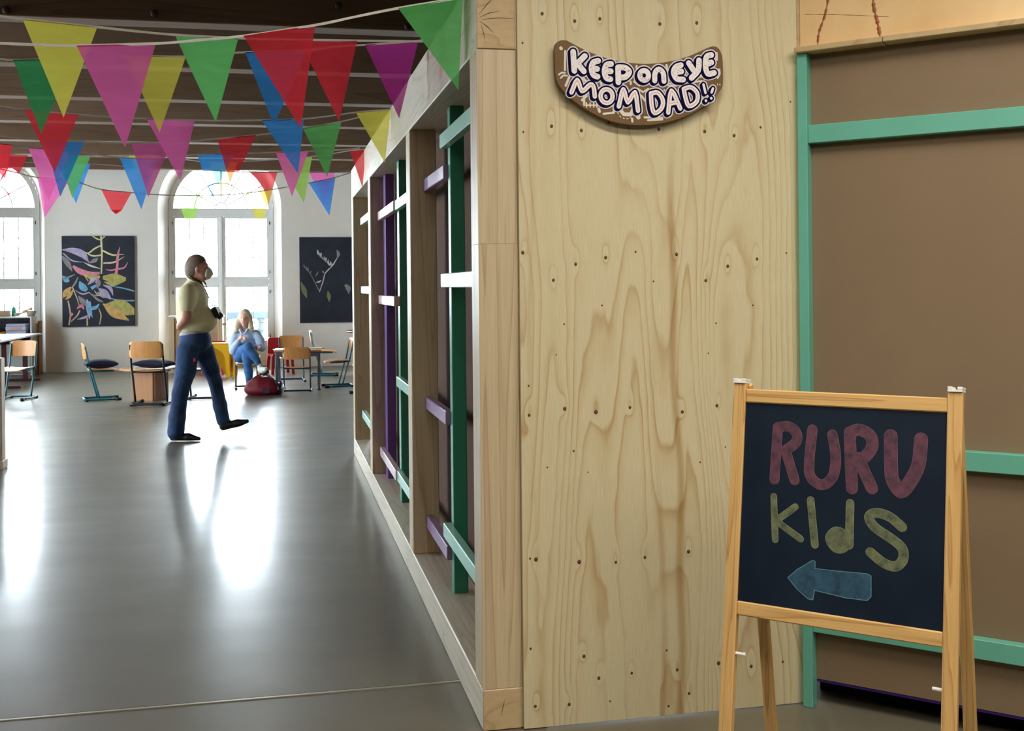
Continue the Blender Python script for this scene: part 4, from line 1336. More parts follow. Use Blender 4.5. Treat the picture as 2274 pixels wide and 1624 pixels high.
# white desk with T-feet
t = thing('white_desk', 'white topped desk on maroon T-shaped legs beside the book shelf', 'desk', (-4.35, 18.25, 0))
B('desk_top', (-.75, -1.45, .705), (.49, 1.45, .732), M['white_top'], t, .006)
for y in (-.74, .64):
    B('column', (.39 - .035, y - .03, .03), (.39 + .035, y + .03, .65), M['maroon'], t, .006)
    B('foot', (-.35, y - .03, .0), (.62, y + .03, .035), M['maroon'], t, .01)
    B('arm', (-.5, y - .025, .65), (.47, y + .025, .705), M['maroon'], t, .006)
B('under_beam', (.30, -1.35, .655), (.34, 1.35, .70), M['maroon'], t, .004)
sheet_on('paper_sheet', 'pale blue flyer on the corner of the white desk', -4.02, 17.2, .7325, 12, .24, .34, 'paper_white')
o = B('tablet', (-.1, -.14, 0), (.1, .14, .012), M['rubber'], None, .003)
o.location = (-3.99, 16.93, .7325)
tag(o, 'black tablet lying on the corner of the white desk', 'tablet')

# shelf unit under the left window, with what stands in and on it
t = thing('shelf_unit', 'pale grey shelf unit under the far left window', 'shelf', (-4.52, 20.22, 0))
M['grey_lam'] = plain('pale_grey_laminate', srgb(206, 208, 204), .5, vary=.02)
B('side_panel', (.405, -.20, 0), (.43, .20, .98), M['grey_lam'], t, .002)
B('side_panel', (-.73, -.20, 0), (-.70, .20, .98), M['grey_lam'], t, .002)
B('top_board', (-.73, -.21, .98), (.43, .21, 1.005), M['grey_lam'], t, .002)
B('shelf_board', (-.70, -.19, .66), (.405, .19, .68), M['grey_lam'], t, .002)
B('shelf_board', (-.70, -.19, .06), (.405, .19, .08), M['grey_lam'], t, .002)
B('back_panel', (-.70, .18, .08), (.405, .195, .98), M['black_steel'], t)
B('cabinet_door', (-.70, -.205, .09), (-.15, -.19, .65), M['grey_lam'], t, .003)
B('cabinet_door', (-.145, -.205, .09), (.40, -.19, .65), M['grey_lam'], t, .003)
M['lilac_box'] = plain('lilac_white_plastic', srgb(190, 194, 222), .4, vary=.05)
M['box_print'] = plain('printed_label', srgb(196, 160, 150), .5, vary=.3, scale=50)
o = thing('storage_box', 'stack of lilac plastic trays with a printed label on the shelf', 'box', (-4.34, 20.15, .682))
B('tray', (-.16, -.13, 0), (.16, .13, .08), M['lilac_box'], o, .012)
B('tray', (-.165, -.135, .083), (.165, .135, .16), M['lilac_box'], o, .012)
B('lid', (-.16, -.13, .163), (.16, .13, .20), M['lilac_box'], o, .012)
B('label_card', (-.10, -.137, .095), (.10, -.1352, .145), M['box_print'], o)
o = MB().tube(spline([(-.2, 0, .012), (-.1, .02, .012), (0, -.02, .02), (.1, .0, .05), (.16, .02, .06)], 5), .012, 8).build('yellow_hose', M['yellow_plastic'], None, True)
o.location = (-4.68, 20.12, .685)
tag(o, 'yellow hose lying on the shelf beside the lilac trays', 'hose')
o = B('red_box', (-.05, -.08, 0), (.05, .08, .10), M['red_plastic'], None, .006)
o.location = (-4.66, 20.22, .71 - .028)
tag(o, 'small red box in the shelf beside the lilac trays', 'box')
o = thing('cardboard_box', 'small open brown cardboard box on top of the shelf', 'box', (-4.62, 20.20, 1.006))
for a, b in (((-.14, -.11, 0), (.14, -.105, .10)), ((-.14, .105, 0), (.14, .11, .10)), ((-.14, -.105, 0), (-.135, .105, .10)), ((.135, -.105, 0), (.14, .105, .10)), ((-.135, -.105, 0), (.135, .105, .005))):
    B('box_wall', a, b, M['cardboard'], o)
M['bottle_green'] = plain('green_bottle', srgb(70, 190, 150), .2)
o = thing('green_bottle', 'green bottle with a thin spout on top of the shelf', 'bottle', (-4.43, 20.29, 1.006))
MB().lathe([(.033, 0), (.036, .01), (.036, .12), (.02, .15), (.016, .16)], 14).build('bottle_body', M['bottle_green'], o, True)
MB().lathe([(.008, .16), (.006, .24), (.004, .31)], 8).build('spout', M['grey_lam'], o, True)
M['driftwood'] = wood('grey_driftwood', srgb(190, 170, 150), srgb(140, 118, 96), 'x', 20, .1, .7, .6)
o = MB().tube(spline([(-.15, 0, .025), (-.05, .02, .045), (.05, 0, .10), (.13, .0, .125)], 5), [.02 + .008 * math.sin(i) for i in range(16)], 8).build('driftwood_branch', M['driftwood'], None, True)
o.location = (-4.24, 20.16, 1.008)
tag(o, 'knobbly driftwood branch on top of the shelf', 'branch')
o = MB().lathe([(.06, 0), (.085, .07), (.088, .09), (.078, .085), (.055, .01)], 16).build('wicker_basket', M['driftwood'], None, True)
o.location = (-4.10 - .05, 20.28, 1.006)
tag(o, 'small pale basket at the end of the shelf', 'basket')
for k, (x, m_, h) in enumerate(((-4.055, 'timber_z', .88), (-4.02, 'oakboard', .92))):
    o = B('leaning_board', (-.011, -.13, 0), (.011, .13, h), M[m_], None, .002)
    o.location = (x, 20.35, 0)
    tag(o, ('pale' if k == 0 else 'dark brown') + ' board leaning between the shelf and the wall', 'board', 'boards beside the shelf')

# ================================================================== paintings
def painting(label, x0, x1, z0, z1):
    t = thing('canvas_painting', label, 'painting', ((x0 + x1) / 2, YF, z0))
    w, h = x1 - x0, z1 - z0
    cv = B('canvas', (-w / 2, -.045, 0), (w / 2, -.003, h), M['canvas_dark'], t, .003)
    return t, w, h
def canvas_mat():
    t = NT('dark_blue_canvas')
    bs = t.n('ShaderNodeBsdfPrincipled', Roughness=.7)
    tc = t.n('ShaderNodeTexCoord')
    n = t.n('ShaderNodeTexNoise', Scale=3.0, Detail=6.0)
    t.l(tc, 'Object', n, 'Vector')
    rp = t.ramp([(.35, srgb(20, 25, 38)), (.7, srgb(34, 42, 58))])
    t.l(n, 'Fac', rp, 'Fac')
    t.l(rp, 'Color', bs, 'Base Color')
    t.l(bs, 'BSDF', t.out, 'Surface')
    return t.mat
M['canvas_dark'] = canvas_mat()
PC = {k: plain('painted_' + k, srgb(*v), .7, vary=.22, scale=14) for k, v in dict(cream=(214, 204, 150), lilac=(176, 164, 196), pink=(214, 130, 150), olive=(176, 168, 96), blue=(112, 170, 206), ochre=(206, 164, 100), grey=(136, 132, 134), tan=(190, 168, 132), pale=(206, 198, 200), leafgreen=(112, 126, 84)).items()}
def brush(t, w, h, name, col, pts, widths, lift=.0465):
    """tapered paint stroke; pts in canvas fractions (x right, y down)"""
    P = spline(pts, 6)
    ws = np.interp(np.linspace(0, 1, len(P)), np.linspace(0, 1, (len(widths) - 1) * 8 + 1), [max(0.0, float(q[0])) for q in spline([(v_,) for v_ in widths], 8)])
    vs, fs = [], []
    for i, p in enumerate(P):
        q = P[min(i + 1, len(P) - 1)] - P[max(i - 1, 0)]
        dx, dz = q[0] * w, -q[1] * h
        L = math.hypot(dx, dz) or 1
        nx, nz = -dz / L * ws[i], dx / L * ws[i]
        x, z = (p[0] - .5) * w, (1 - p[1]) * h
        c = lambda a, b: (max(-w / 2 + .003, min(w / 2 - .003, a)), -lift, max(.003, min(h - .003, b)))
        vs += [c(x + nx, z + nz), c(x - nx, z - nz)]
        if i:
            fs.append((2 * i - 2, 2 * i - 1, 2 * i + 1, 2 * i))
    return obj(name, vs, fs, PC[col], t)
t, w, h = painting('large dark canvas of a colourful tangle of leaves and blossoms', -3.69, -2.48, .80, 2.393)
leaf = lambda a: [.0] + [a * math.sin(PI * q) ** .8 for q in (.15, .3, .5, .7, .85)] + [.0]
ST = [('cream', [(.54, 0), (.55, .2), (.54, .42)], [.018, .014, .012]), ('cream', [(.42, .0), (.52, .04), (.60, .0)], [.012] * 2),
 ('cream', [(.55, .10), (.45, .14), (.36, .19), (.28, .16)], [.012, .014, .012, .006]), ('cream', [(.55, .21), (.44, .22), (.36, .20)], [.012, .014, .01]), ('cream', [(.56, .16), (.70, .21), (.86, .20)], [.014, .016, .003]),
 ('cream', [(.57, .30), (.72, .29), (.86, .23)], [.012, .014, .003]), ('lilac', [(.0, .15), (.15, .16), (.28, .20), (.37, .29)], [.004, .05, .06, .006]), ('lilac', [(.02, .19), (.14, .27), (.30, .29)], [.01, .012, .004]),
 ('grey', [(.0, .22), (.08, .30), (.14, .39)], [.02, .045, .004]), ('grey', [(.36, .30), (.45, .27), (.50, .24)], [.004, .035, .004]), ('pink', [(.15, .33), (.25, .39), (.38, .42), (.52, .41)], [.02, .05, .045, .02]),
 ('pink', [(.80, .12), (.77, .22), (.76, .34), (.74, .44)], [.004, .022, .020, .03]), ('pink', [(.91, .29), (.86, .35), (.76, .37)], [.004, .014, .016]), ('pink', [(.60, .37), (.68, .38), (.76, .36)], [.006, .012, .01]),
 ('olive', [(.30, .42), (.42, .46), (.52, .45)], [.004, .05, .02]), ('olive', [(.56, .46), (.72, .47), (.88, .48)], [.03, .085, .03]), ('olive', [(.58, .51), (.70, .53), (.86, .50)], [.006, .04, .01]),
 ('pale', [(.30, .29), (.40, .33), (.52, .36)], [.004, .016, .006]), ('blue', [(.0, .44), (.06, .48), (.10, .50)], [.01, .05, .01]), ('grey', [(.12, .58), (.18, .52), (.22, .45)], [.008, .018, .006]),
 ('grey', [(.0, .47), (.10, .45), (.18, .42)], [.006, .016, .004]), ('ochre', [(.01, .68), (.06, .62), (.12, .56)], [.006, .055, .006]), ('ochre', [(.30, .42), (.36, .50)], [.012, .008]), ('ochre', [(.04, .70), (.10, .66), (.16, .58)], [.004, .03, .004]),
 ('blue', [(.24, .50), (.28, .56), (.34, .60)], [.01, .06, .03]), ('lilac', [(.35, .54), (.42, .49), (.48, .46)], [.004, .035, .006]), ('blue', [(.40, .58), (.48, .54)], [.03, .02]),
 ('lilac', [(.50, .58), (.58, .63), (.67, .70)], [.01, .06, .01]), ('lilac', [(.56, .54), (.66, .58), (.70, .66)], [.006, .03, .004]), ('lilac', [(.48, .62), (.56, .66), (.66, .68)], [.01, .035, .006]),
 ('blue', [(.66, .555), (.84, .58), (1.0, .615)], [.006, .011, .012]), ('blue', [(.64, .69), (.82, .715), (1.0, .72)], [.006, .011, .012]), ('grey', [(.48, .46), (.50, .52), (.48, .58)], [.01, .04, .01]),
 ('grey', [(.22, .66), (.28, .72), (.34, .78)], [.006, .045, .01]), ('tan', [(.14, .56), (.20, .68), (.23, .76)], [.01, .010, .008]), ('tan', [(.08, .71), (.11, .86), (.09, .98)], [.012, .014, .012]), ('tan', [(.24, .82), (.20, .88), (.12, .94)], [.012, .012, .008]),
 ('pink', [(.10, .875), (.125, .865), (.14, .875)], [.012, .034, .012]), ('pink', [(.20, .80), (.26, .77), (.30, .81)], [.008, .03, .006]), ('lilac', [(.34, .70), (.36, .80), (.37, .92)], [.01, .04, .006]),
 ('blue', [(.38, .72), (.37, .80), (.41, .90)], [.01, .04, .004]), ('blue', [(.40, .80), (.46, .79), (.51, .75)], [.03, .03, .006]), ('lilac', [(.20, .92), (.30, .90), (.37, .87)], [.002, .022, .004]),
 ('tan', [(.50, .80), (.53, .88), (.51, .98)], [.008, .012, .010]), ('tan', [(.34, .90), (.34, .99)], [.012, .014]), ('grey', [(.40, .64), (.48, .70), (.56, .73)], [.01, .02, .01]),
 ('grey', [(.36, .62), (.44, .66), (.54, .64)], [.008, .016, .006]), ('olive', [(.60, .755), (.80, .77), (1.0, .83)], [.01, .105, .03]), ('olive', [(.70, .80), (.86, .83), (1.0, .86)], [.03, .08, .03]), ('ochre', [(.56, .75), (.72, .85), (.92, .94)], [.01, .085, .008]),
 ('cream', [(.44, .60), (.50, .66), (.56, .60)], [.005, .008, .004]), ('lilac', [(.18, .60), (.28, .64), (.38, .62)], [.004, .014, .008]), ('pink', [(.46, .52), (.48, .48), (.49, .45)], [.01, .012, .004])]
for k, (c, p, wd) in enumerate(ST):
    brush(t, w, h, 'brush_stroke', c, p, wd, .0452 + .00006 * k)
t, w, h = painting('tall dark canvas with a pale twig and scattered leaves beside the partition', .398, 1.62, .80, 2.372)
K_ = .78   # the canvas is wider than the part left free by the partition
ST = [('pale', [(.37, .64), (.44, .52), (.48, .43), (.57, .365)], [.007, .009, .009, .012]), ('pale', [(.57, .37), (.64, .32), (.70, .26), (.73, .24)], [.006, .01, .008, .003]),
 ('grey', [(.36, .62), (.28, .52), (.20, .43), (.06, .33)], [.008, .006, .005, .003]), ('grey', [(.29, .46), (.33, .43), (.35, .40)], [.003, .012, .002]), ('pale', [(.31, .53), (.37, .52), (.41, .505)], [.004, .016, .003]),
 ('grey', [(.42, .39), (.45, .41), (.48, .42)], [.002, .016, .003]), ('grey', [(.71, .25), (.74, .20), (.71, .15)], [.004, .03, .006]),
 ('leafgreen', [(.02, .52), (.08, .62), (.13, .71)], [.006, .045, .004]), ('leafgreen', [(.53, .63), (.55, .69), (.555, .76)], [.006, .035, .003]), ('grey', [(.86, .56), (.92, .60), (.93, .67)], [.02, .045, .003])]
rs = random.Random(3)
for k in range(26):
    f = rs.random()
    x, y = .34 + .28 * f, .20 + .16 * f
    a = rs.uniform(-.9, .9)
    ST.append(('pale' if rs.random() < .7 else 'grey', [(x, y), (x + .035 * math.sin(a) - .02, y - .03), (x + .05 * math.sin(a) - .025, y - .055)], [.003, .010, .002]))
for k in range(16):
    f = rs.random()
    x, y = .06 + .16 * f, .33 + .10 * f
    ST.append(('grey', [(x, y), (x + rs.uniform(-.02, .03), y - .025)], [.003, .004]))
for k, (c, p, wd) in enumerate(ST):
    brush(t, w, h, 'brush_stroke', c, [(a * K_, b) for a, b in p], wd, .0452 + .00006 * k)
# ================================================================== people
class Field:
    """distance field on a grid, blended primitives, turned into one continuous surface"""
    def __init__(self, lo, hi, h):
        self.lo, self.h = np.array(lo, np.float32), h
        n = np.ceil((np.array(hi) - np.array(lo)) / h).astype(int) + 1
        self.ax = [(self.lo[i] + h * np.arange(n[i])).astype(np.float32) for i in range(3)]
        self.F = np.full(n, .2, np.float32)
    def _blk(self, lo, hi):
        s = []
        for i in range(3):
            a = np.searchsorted(self.ax[i], lo[i])
            b = np.searchsorted(self.ax[i], hi[i], 'right')
            s.append(slice(a, b))
        X = self.ax[0][s[0]][:, None, None]
        Y = self.ax[1][s[1]][None, :, None]
        Z = self.ax[2][s[2]][None, None, :]
        return tuple(s), X, Y, Z
    def _min(self, s, d, k):
        a = self.F[s]
        if k <= 0:
            self.F[s] = np.minimum(a, d)
            return
        h = np.clip(.5 + .5 * (a - d) / k, 0, 1)
        self.F[s] = a * (1 - h) + d * h - k * h * (1 - h)
    def cone(self, p, q, r0, r1, k=.02, sub=False):
        p, q = np.array(p, np.float32), np.array(q, np.float32)
        pad = max(r0, r1) + 2 * k + 3 * self.h
        s, X, Y, Z = self._blk(np.minimum(p, q) - pad, np.maximum(p, q) + pad)
        d = q - p
        L2 = float(d @ d) + 1e-9
        t = np.clip(((X - p[0]) * d[0] + (Y - p[1]) * d[1] + (Z - p[2]) * d[2]) / L2, 0, 1)
        D = np.sqrt((X - p[0] - t * d[0]) ** 2 + (Y - p[1] - t * d[1]) ** 2 + (Z - p[2] - t * d[2]) ** 2) - (r0 + (r1 - r0) * t)
        if sub:
            self.F[s] = np.maximum(self.F[s], -D)
        else:
            self._min(s, D, k)
        return self
    def chain(self, pts, rs, k=.02):
        for a, b, r, q in zip(pts[:-1], pts[1:], rs[:-1], rs[1:]):
            self.cone(a, b, r, q, k)
        return self
    def ell(self, c, r, k=.02, tilt=0.0, sub=False):
        c = np.array(c, np.float32)
        pad = max(r) + 2 * k + 3 * self.h
        s, X, Y, Z = self._blk(c - pad, c + pad)
        x, y, z = X - c[0], Y - c[1], Z - c[2]
        if tilt:
            ct, st = math.cos(tilt), math.sin(tilt)
            x, z = x * ct + z * st, -x * st + z * ct
        k0 = np.sqrt((x / r[0]) ** 2 + (y / r[1]) ** 2 + (z / r[2]) ** 2)
        k1 = np.sqrt((x / r[0] ** 2) ** 2 + (y / r[1] ** 2) ** 2 + (z / r[2] ** 2) ** 2) + 1e-6
        D = k0 * (k0 - 1) / k1
        if sub:
            self.F[s] = np.maximum(self.F[s], -D)
        else:
            self._min(s, D, k)
        return self
    def cut(self, n, d):
        """keep the side where n.p < d"""
        n = np.array(n, np.float32)
        n /= np.linalg.norm(n)
        D = self.ax[0][:, None, None] * n[0] + self.ax[1][None, :, None] * n[1] + self.ax[2][None, None, :] * n[2] - d
        self.F = np.maximum(self.F, D.astype(np.float32))
        return self
    def grow(self, e):
        self.F -= e
        return self
    def mesh(self, name, mat, parent):
        F, h = self.F, self.h
        ins = F < 0
        n = F.shape
        c = [sl for sl in (slice(0, -1), slice(1, None))]
        cnt = np.zeros([k - 1 for k in n], np.int8)
        for i in (0, 1):
            for j in (0, 1):
                for k in (0, 1):
                    cnt += ins[c[i], c[j], c[k]]
        act = (cnt > 0) & (cnt < 8)
        I = np.argwhere(act)
        idx = -np.ones(act.shape, np.int64)
        idx[act] = np.arange(len(I))
        S = np.zeros((len(I), 3))
        C_ = np.zeros(len(I))
        corners = [(i, j, k) for i in (0, 1) for j in (0, 1) for k in (0, 1)]
        for a in corners:
            for ax in range(3):
                if a[ax]:
                    continue
                b = list(a)
                b[ax] = 1
                fa = F[I[:, 0] + a[0], I[:, 1] + a[1], I[:, 2] + a[2]]
                fb = F[I[:, 0] + b[0], I[:, 1] + b[1], I[:, 2] + b[2]]
                m_ = (fa < 0) != (fb < 0)
                t = np.where(m_, fa / np.where(m_, fa - fb, 1), 0)
                P = np.array(a, float)[None, :] + t[:, None] * (np.array(b) - np.array(a))[None, :]
                S[m_] += P[m_]
                C_[m_] += 1
        V = self.lo + h * (I + S / C_[:, None])
        Q = []
        for ax in range(3):
            u, v = (ax + 1) % 3, (ax + 2) % 3
            sl0, sl1 = [slice(1, -1)] * 3, [slice(1, -1)] * 3
            sl0[ax], sl1[ax] = slice(0, -1), slice(1, None)
            a_, b_ = ins[tuple(sl0)], ins[tuple(sl1)]
            E_ = np.argwhere(a_ != b_)
            flip = a_[a_ != b_]
            off = np.array([1, 1, 1])
            off[ax] = 0
            E_ = E_ + off
            def cell(du, dv):
                q = E_.copy()
                q[:, u] += du
                q[:, v] += dv
                return idx[q[:, 0], q[:, 1], q[:, 2]]
            quad = np.stack([cell(-1, -1), cell(0, -1), cell(0, 0), cell(-1, 0)], -1)
            quad[~flip] = quad[~flip][:, ::-1]
            Q.append(quad)
        Q = np.concatenate(Q)
        Q = Q[(Q >= 0).all(1)]
        # one smoothing pass
        for _ in range(2):
            A = np.zeros_like(V)
            N = np.zeros(len(V))
            for k in range(4):
                np.add.at(A, Q[:, k], V[Q[:, (k + 1) % 4]])
                np.add.at(N, Q[:, k], 1)
            V = .5 * V + .5 * A / np.maximum(N, 1)[:, None]
        return obj(name, V.tolist(), Q.tolist(), mat, parent, True)

def skin_mat(name, col):
    t = NT(name)
    bs = t.n('ShaderNodeBsdfPrincipled', Roughness=.5)
    tc = t.n('ShaderNodeTexCoord')
    n = t.n('ShaderNodeTexNoise', Scale=25.0, Detail=3.0)
    t.l(tc, 'Object', n, 'Vector')
    rp = t.ramp([(.3, tuple(c * .9 for c in col[:3]) + (1,)), (.7, col)])
    t.l(n, 'Fac', rp, 'Fac')
    t.l(rp, 'Color', bs, 'Base Color')
    bs.inputs['Subsurface Weight'].default_value = .08
    bs.inputs['Subsurface Radius'].default_value = (.02, .008, .005)
    t.l(bs, 'BSDF', t.out, 'Surface')
    return t.mat
M['skin_m'] = skin_mat('tanned_skin', srgb(196, 138, 116))
M['skin_w'] = skin_mat('fair_skin', srgb(226, 178, 158))
M['shirt'] = plain('cream_polo_knit', srgb(214, 204, 164), .85, vary=.06, scale=12, bump=.2, bscale=400)
def denim_mat(name, a, b):
    t = NT(name)
    bs = t.n('ShaderNodeBsdfPrincipled', Roughness=.85)
    tc = t.n('ShaderNodeTexCoord')
    n = t.n('ShaderNodeTexNoise', Scale=9.0, Detail=6.0)
    t.l(tc, 'Object', n, 'Vector')
    rp = t.ramp([(.35, a), (.7, b)])
    t.l(n, 'Fac', rp, 'Fac')
    t.l(rp, 'Color', bs, 'Base Color')
    n2 = t.n('ShaderNodeTexNoise', Scale=16.0, Detail=4.0, Distortion=1.5)
    t.l(tc, 'Object', n2, 'Vector')
    bp = t.n('ShaderNodeBump', Strength=.5, Distance=.012)
    t.l(n2, 'Fac', bp, 'Height')
    t.l(bp, 'Normal', bs, 'Normal')
    t.l(bs, 'BSDF', t.out, 'Surface')
    return t.mat
M['denim_dark'] = denim_mat('dark_blue_denim', srgb(22, 46, 84), srgb(40, 72, 114))
M['denim_mid'] = denim_mat('mid_blue_denim', srgb(44, 92, 150), srgb(72, 124, 180))
M['hair_brown'] = plain('grey_brown_hair', srgb(112, 94, 80), .6, vary=.25, scale=40, bump=.5, bscale=120)
M['hair_blond'] = plain('ash_blond_hair', srgb(206, 188, 156), .5, vary=.18, scale=30, bump=.5, bscale=90)
M['black_leather'] = plain('black_leather', srgb(16, 15, 18), .35)
M['belt_grey'] = plain('pale_woven_belt', srgb(150, 146, 142), .6, vary=.1, scale=60)
M['mask'] = plain('white_mask_fabric', srgb(226, 222, 210), .8, vary=.02)
M['eye_dark'] = plain('dark_eye', srgb(40, 30, 28), .3)
M['lip'] = plain('rose_lips', srgb(176, 92, 92), .5)
M['blouse'] = plain('pale_blue_blouse', srgb(178, 198, 226), .85, vary=.08, scale=14, bump=.2, bscale=200)
M['shoe_white'] = plain('white_trainer', srgb(226, 224, 220), .6, vary=.03)

# ---------------------------------------------------------------- walking man
KM = .00432
def mm(a, b, v=0.0):
    return ((a - 410 + .01 * (978 - b)) * KM, v, (978 - b) * KM)
man = thing('person', 'man in cream polo shirt, dark jeans and white mask walking, hands behind back', 'person', (-.858, 11.0, 0), -YAW)
LO, HI, VX = (-.26, -.36, -.01), (.66, .36, 1.84), .0085

def torso(f, e=0.0):
    f.ell(mm(420, 670), (.140 + e, .175 + e, .185 + e), .04)
    f.ell(mm(435, 713), (.176 + e, .172 + e, .135 + e), .07)
    f.ell(mm(417, 700), (.125 + e, .165 + e, .20 + e), .05)
    f.cone(mm(421, 651, -.155), mm(421, 651, .155), .062 + e, .062 + e, .06)
    f.cone(mm(424, 640), mm(425, 628), .075 + e, .060 + e, .05)
def legs(f, e=0.0):
    f.ell(mm(427, 757), (.150 + e, .168 + e, .135 + e), .04)
    f.chain([mm(416, 780, -.085), mm(412, 823, -.09), mm(400, 873, -.09), mm(393, 925, -.085), mm(390, 958, -.085)], [.106 + e, .094 + e, .074 + e, .076 + e, .080 + e], .025)
    f.chain([mm(439, 780, .085), mm(455, 822, .09), mm(466, 852, .09), mm(477, 905, .085), mm(484, 938, .085)], [.104 + e, .080 + e, .062 + e, .064 + e, .063 + e], .025)
def arm(f, s, e0=0.0):
    f.chain([mm(421, 652, s * .185), mm(425, 703, s * .255), mm(404, 722, s * .15)], [.052 + e0, .044 + e0, .032 + e0], .02)

body = Field(LO, HI, .0065)
body.ell(mm(431, 594), (.098, .077, .112), .02)           # skull
body.ell(mm(440, 605), (.072, .062, .085), .03)           # face
body.cone(mm(446, 616, -.02), mm(446, 616, .02), .035, .035, .03)   # chin
body.cone(mm(457, 599), mm(461, 606), .014, .018, .015)   # nose
body.cone(mm(452, 592, -.03), mm(452, 592, .03), .016, .016, .015)  # brow
for s in (-1, 1):
    body.ell(mm(436, 600, s * .076), (.020, .012, .034), .008)      # ears
body.chain([mm(428, 612), mm(424, 640)], [.058, .062], .03)
torso(body, -.016)
legs(body, -.016)
for s in (-1, 1):
    arm(body, s)
    w_ = mm(404, 722, s * .15)
    pc = mm(399, 727, s * .085)
    body.cone(w_, pc, .030, .034, .015)                   # palm
    for q in range(4):                                    # four fingers wrapping behind the back
        b0 = mm(396 - .2 * q, 721 + 3.1 * q, s * .075)
        b1 = mm(392, 722 + 3.2 * q, s * (.035 - .005 * q) )
        b2 = mm(393, 724 + 3.2 * q, s * .0)
        body.chain([b0, b1, b2], [.0095, .009, .008], .004)
    body.chain([mm(403, 720, s * .11), mm(401, 715, s * .08), mm(398, 713, s * .05)], [.011, .010, .008], .006)
body.mesh('body', M['skin_m'], man)

f = Field(LO, HI, VX)
torso(f)
for s in (-1, 1):
    f.chain([mm(421, 652, s * .17), mm(423, 664, s * .205), mm(424, 681, s * .228)], [.076, .074, .071], .05)
f.cut((0, 0, -1), -mm(0, 742)[2])
f.cut((.35, 0, 1), .35 * mm(425, 0)[0] + mm(0, 621)[2])
f.mesh('polo_shirt', M['shirt'], man)
f = Field(LO, HI, VX)
for k, (a, b) in enumerate(((0, 2 * PI),)):
    ring = [mm(424.5 + 13.5 * math.cos(t), 624.5 + 6.5 * math.cos(t), .066 * math.sin(t)) for t in np.linspace(0, 2 * PI, 17)]
    f.chain(ring, [.013] * 17, .006)
f.mesh('collar', M['shirt'], man)
f = Field(LO, HI, VX)
legs(f)
f.cut((-.12, 0, 1), -.12 * mm(430, 0)[0] + mm(0, 736)[2])
f.mesh('jeans', M['denim_dark'], man)
f = Field(LO, HI, VX)
f.ell(mm(427, 757), (.156, .174, .141), .05)
f.cut((-.12, 0, 1), -.12 * mm(430, 0)[0] + mm(0, 735)[2])
f.cut((.12, 0, -1), .12 * mm(430, 0)[0] - mm(0, 744)[2])
f.mesh('belt', M['belt_grey'], man)
def shoe(f, heel, ball, toe):
    f.chain([heel, ball, toe], [.040, .038, .020], .02)
f = Field(LO, HI, .007)
shoe(f, mm(385, 968.5, -.085), mm(418, 970.0, -.088), mm(441, 973.5, -.09))
f.cone(mm(389, 950, -.085), mm(388, 965, -.085), .045, .040, .02)
f.cut((0, 0, -1), -.004)
f.mesh('shoe', M['black_leather'], man)
f = Field(LO, HI, .007)
shoe(f, mm(485, 951, .085), mm(516, 945, .088), mm(537, 940.5, .09))
f.cone(mm(488, 936, .085), mm(486, 950, .085), .046, .040, .02)
sl = (mm(541, 947)[2] - mm(477, 962)[2]) / (mm(541, 0)[0] - mm(477, 0)[0])
f.cut((sl, 0, -1), (sl * mm(478, 962)[0] - mm(478, 962)[2]) / math.hypot(1, sl))
f.mesh('shoe', M['black_leather'], man)
f = Field(LO, HI, .006)                                   # short hair
f.ell(mm(429.8, 592.5), (.105, .084, .114), .02)
f.ell(mm(421, 602), (.075, .080, .095), .03)
f.cut((1, 0, -.55), (mm(444, 0)[0] - .55 * mm(0, 582)[2]) / math.hypot(1, .55))
f.ell(mm(447, 612), (.075, .2, .115), .0, sub=True)
f.cut((0, 0, -1), -mm(0, 617)[2])
f.mesh('hair', M['hair_brown'], man)
f = Field(LO, HI, .006)                                   # moulded face mask
f.ell(mm(452, 609), (.052, .060, .060), .02)
f.cone(mm(458, 603), mm(463, 610), .020, .016, .03)
f.cut((-1, 0, .18), -mm(446.5, 0)[0] + .18 * mm(0, 609)[2])
f.mesh('face_mask', M['mask'], man)
for s in (-1, 1):
    MB().tube([mm(447, 602, s * .060), mm(442, 600, s * .073), mm(437, 597, s * .091), mm(434, 597, s * .090)], .0018, 6).build('mask_loop', M['mask'], man)
    MB().tube([mm(447, 616, s * .058), mm(442, 610, s * .072), mm(437, 606, s * .090), mm(434, 604, s * .090)], .0018, 6).build('mask_loop', M['mask'], man)
    MB().tube([mm(455.5, 596, s * .040), mm(457, 596, s * .028)], .006, 8).build('eye', M['eye_dark'], man)
# jeans label and pocket seam
B('pocket_tag', (-.010, -.002, -.015), (.010, .002, .015), M['red_plastic'], man).location = mm(437, 798, -.195 + .012)
cm = thing('camera', 'black camera on a neck strap hanging over the belly of the walking man', 'camera', (-.858, 11.0, 0), -YAW)
strap = [mm(446, 632, -.055), mm(440, 626, -.076), mm(424, 618, -.082), mm(416, 614, -.045), mm(414.5, 613, 0), mm(416, 614, .045), mm(424, 618, .082), mm(440, 626, .076), mm(446, 632, .055)]
MB().tube(spline(strap, 4), .0085, 6).build('neck_strap', M['black_leather'], cm, True)
MB().tube(spline([mm(446, 632, -.055), mm(458, 658, -.045), mm(469, 684, -.03)], 4), .0035, 6).build('neck_strap', M['black_leather'], cm, True)
MB().tube(spline([mm(446, 632, .055), mm(458, 658, .045), mm(469, 684, .03)], 4), .0035, 6).build('neck_strap', M['black_leather'], cm, True)
o = MB().box((-.024, -.065, -.050), (.024, .065, .050), .008).build('camera_body', M['rubber'], cm)
o.location = mm(475.5, 695, -.01)
o.rotation_euler = (0, -.45, 0)
o = MB().lathe([(.030, 0), (.032, .02), (.030, .045), (.026, .047)], 16).build('lens', M['rubber'], cm, True)
o.location = mm(478, 700, -.01)
o.rotation_euler = (0, PI / 2 + .75, 0)

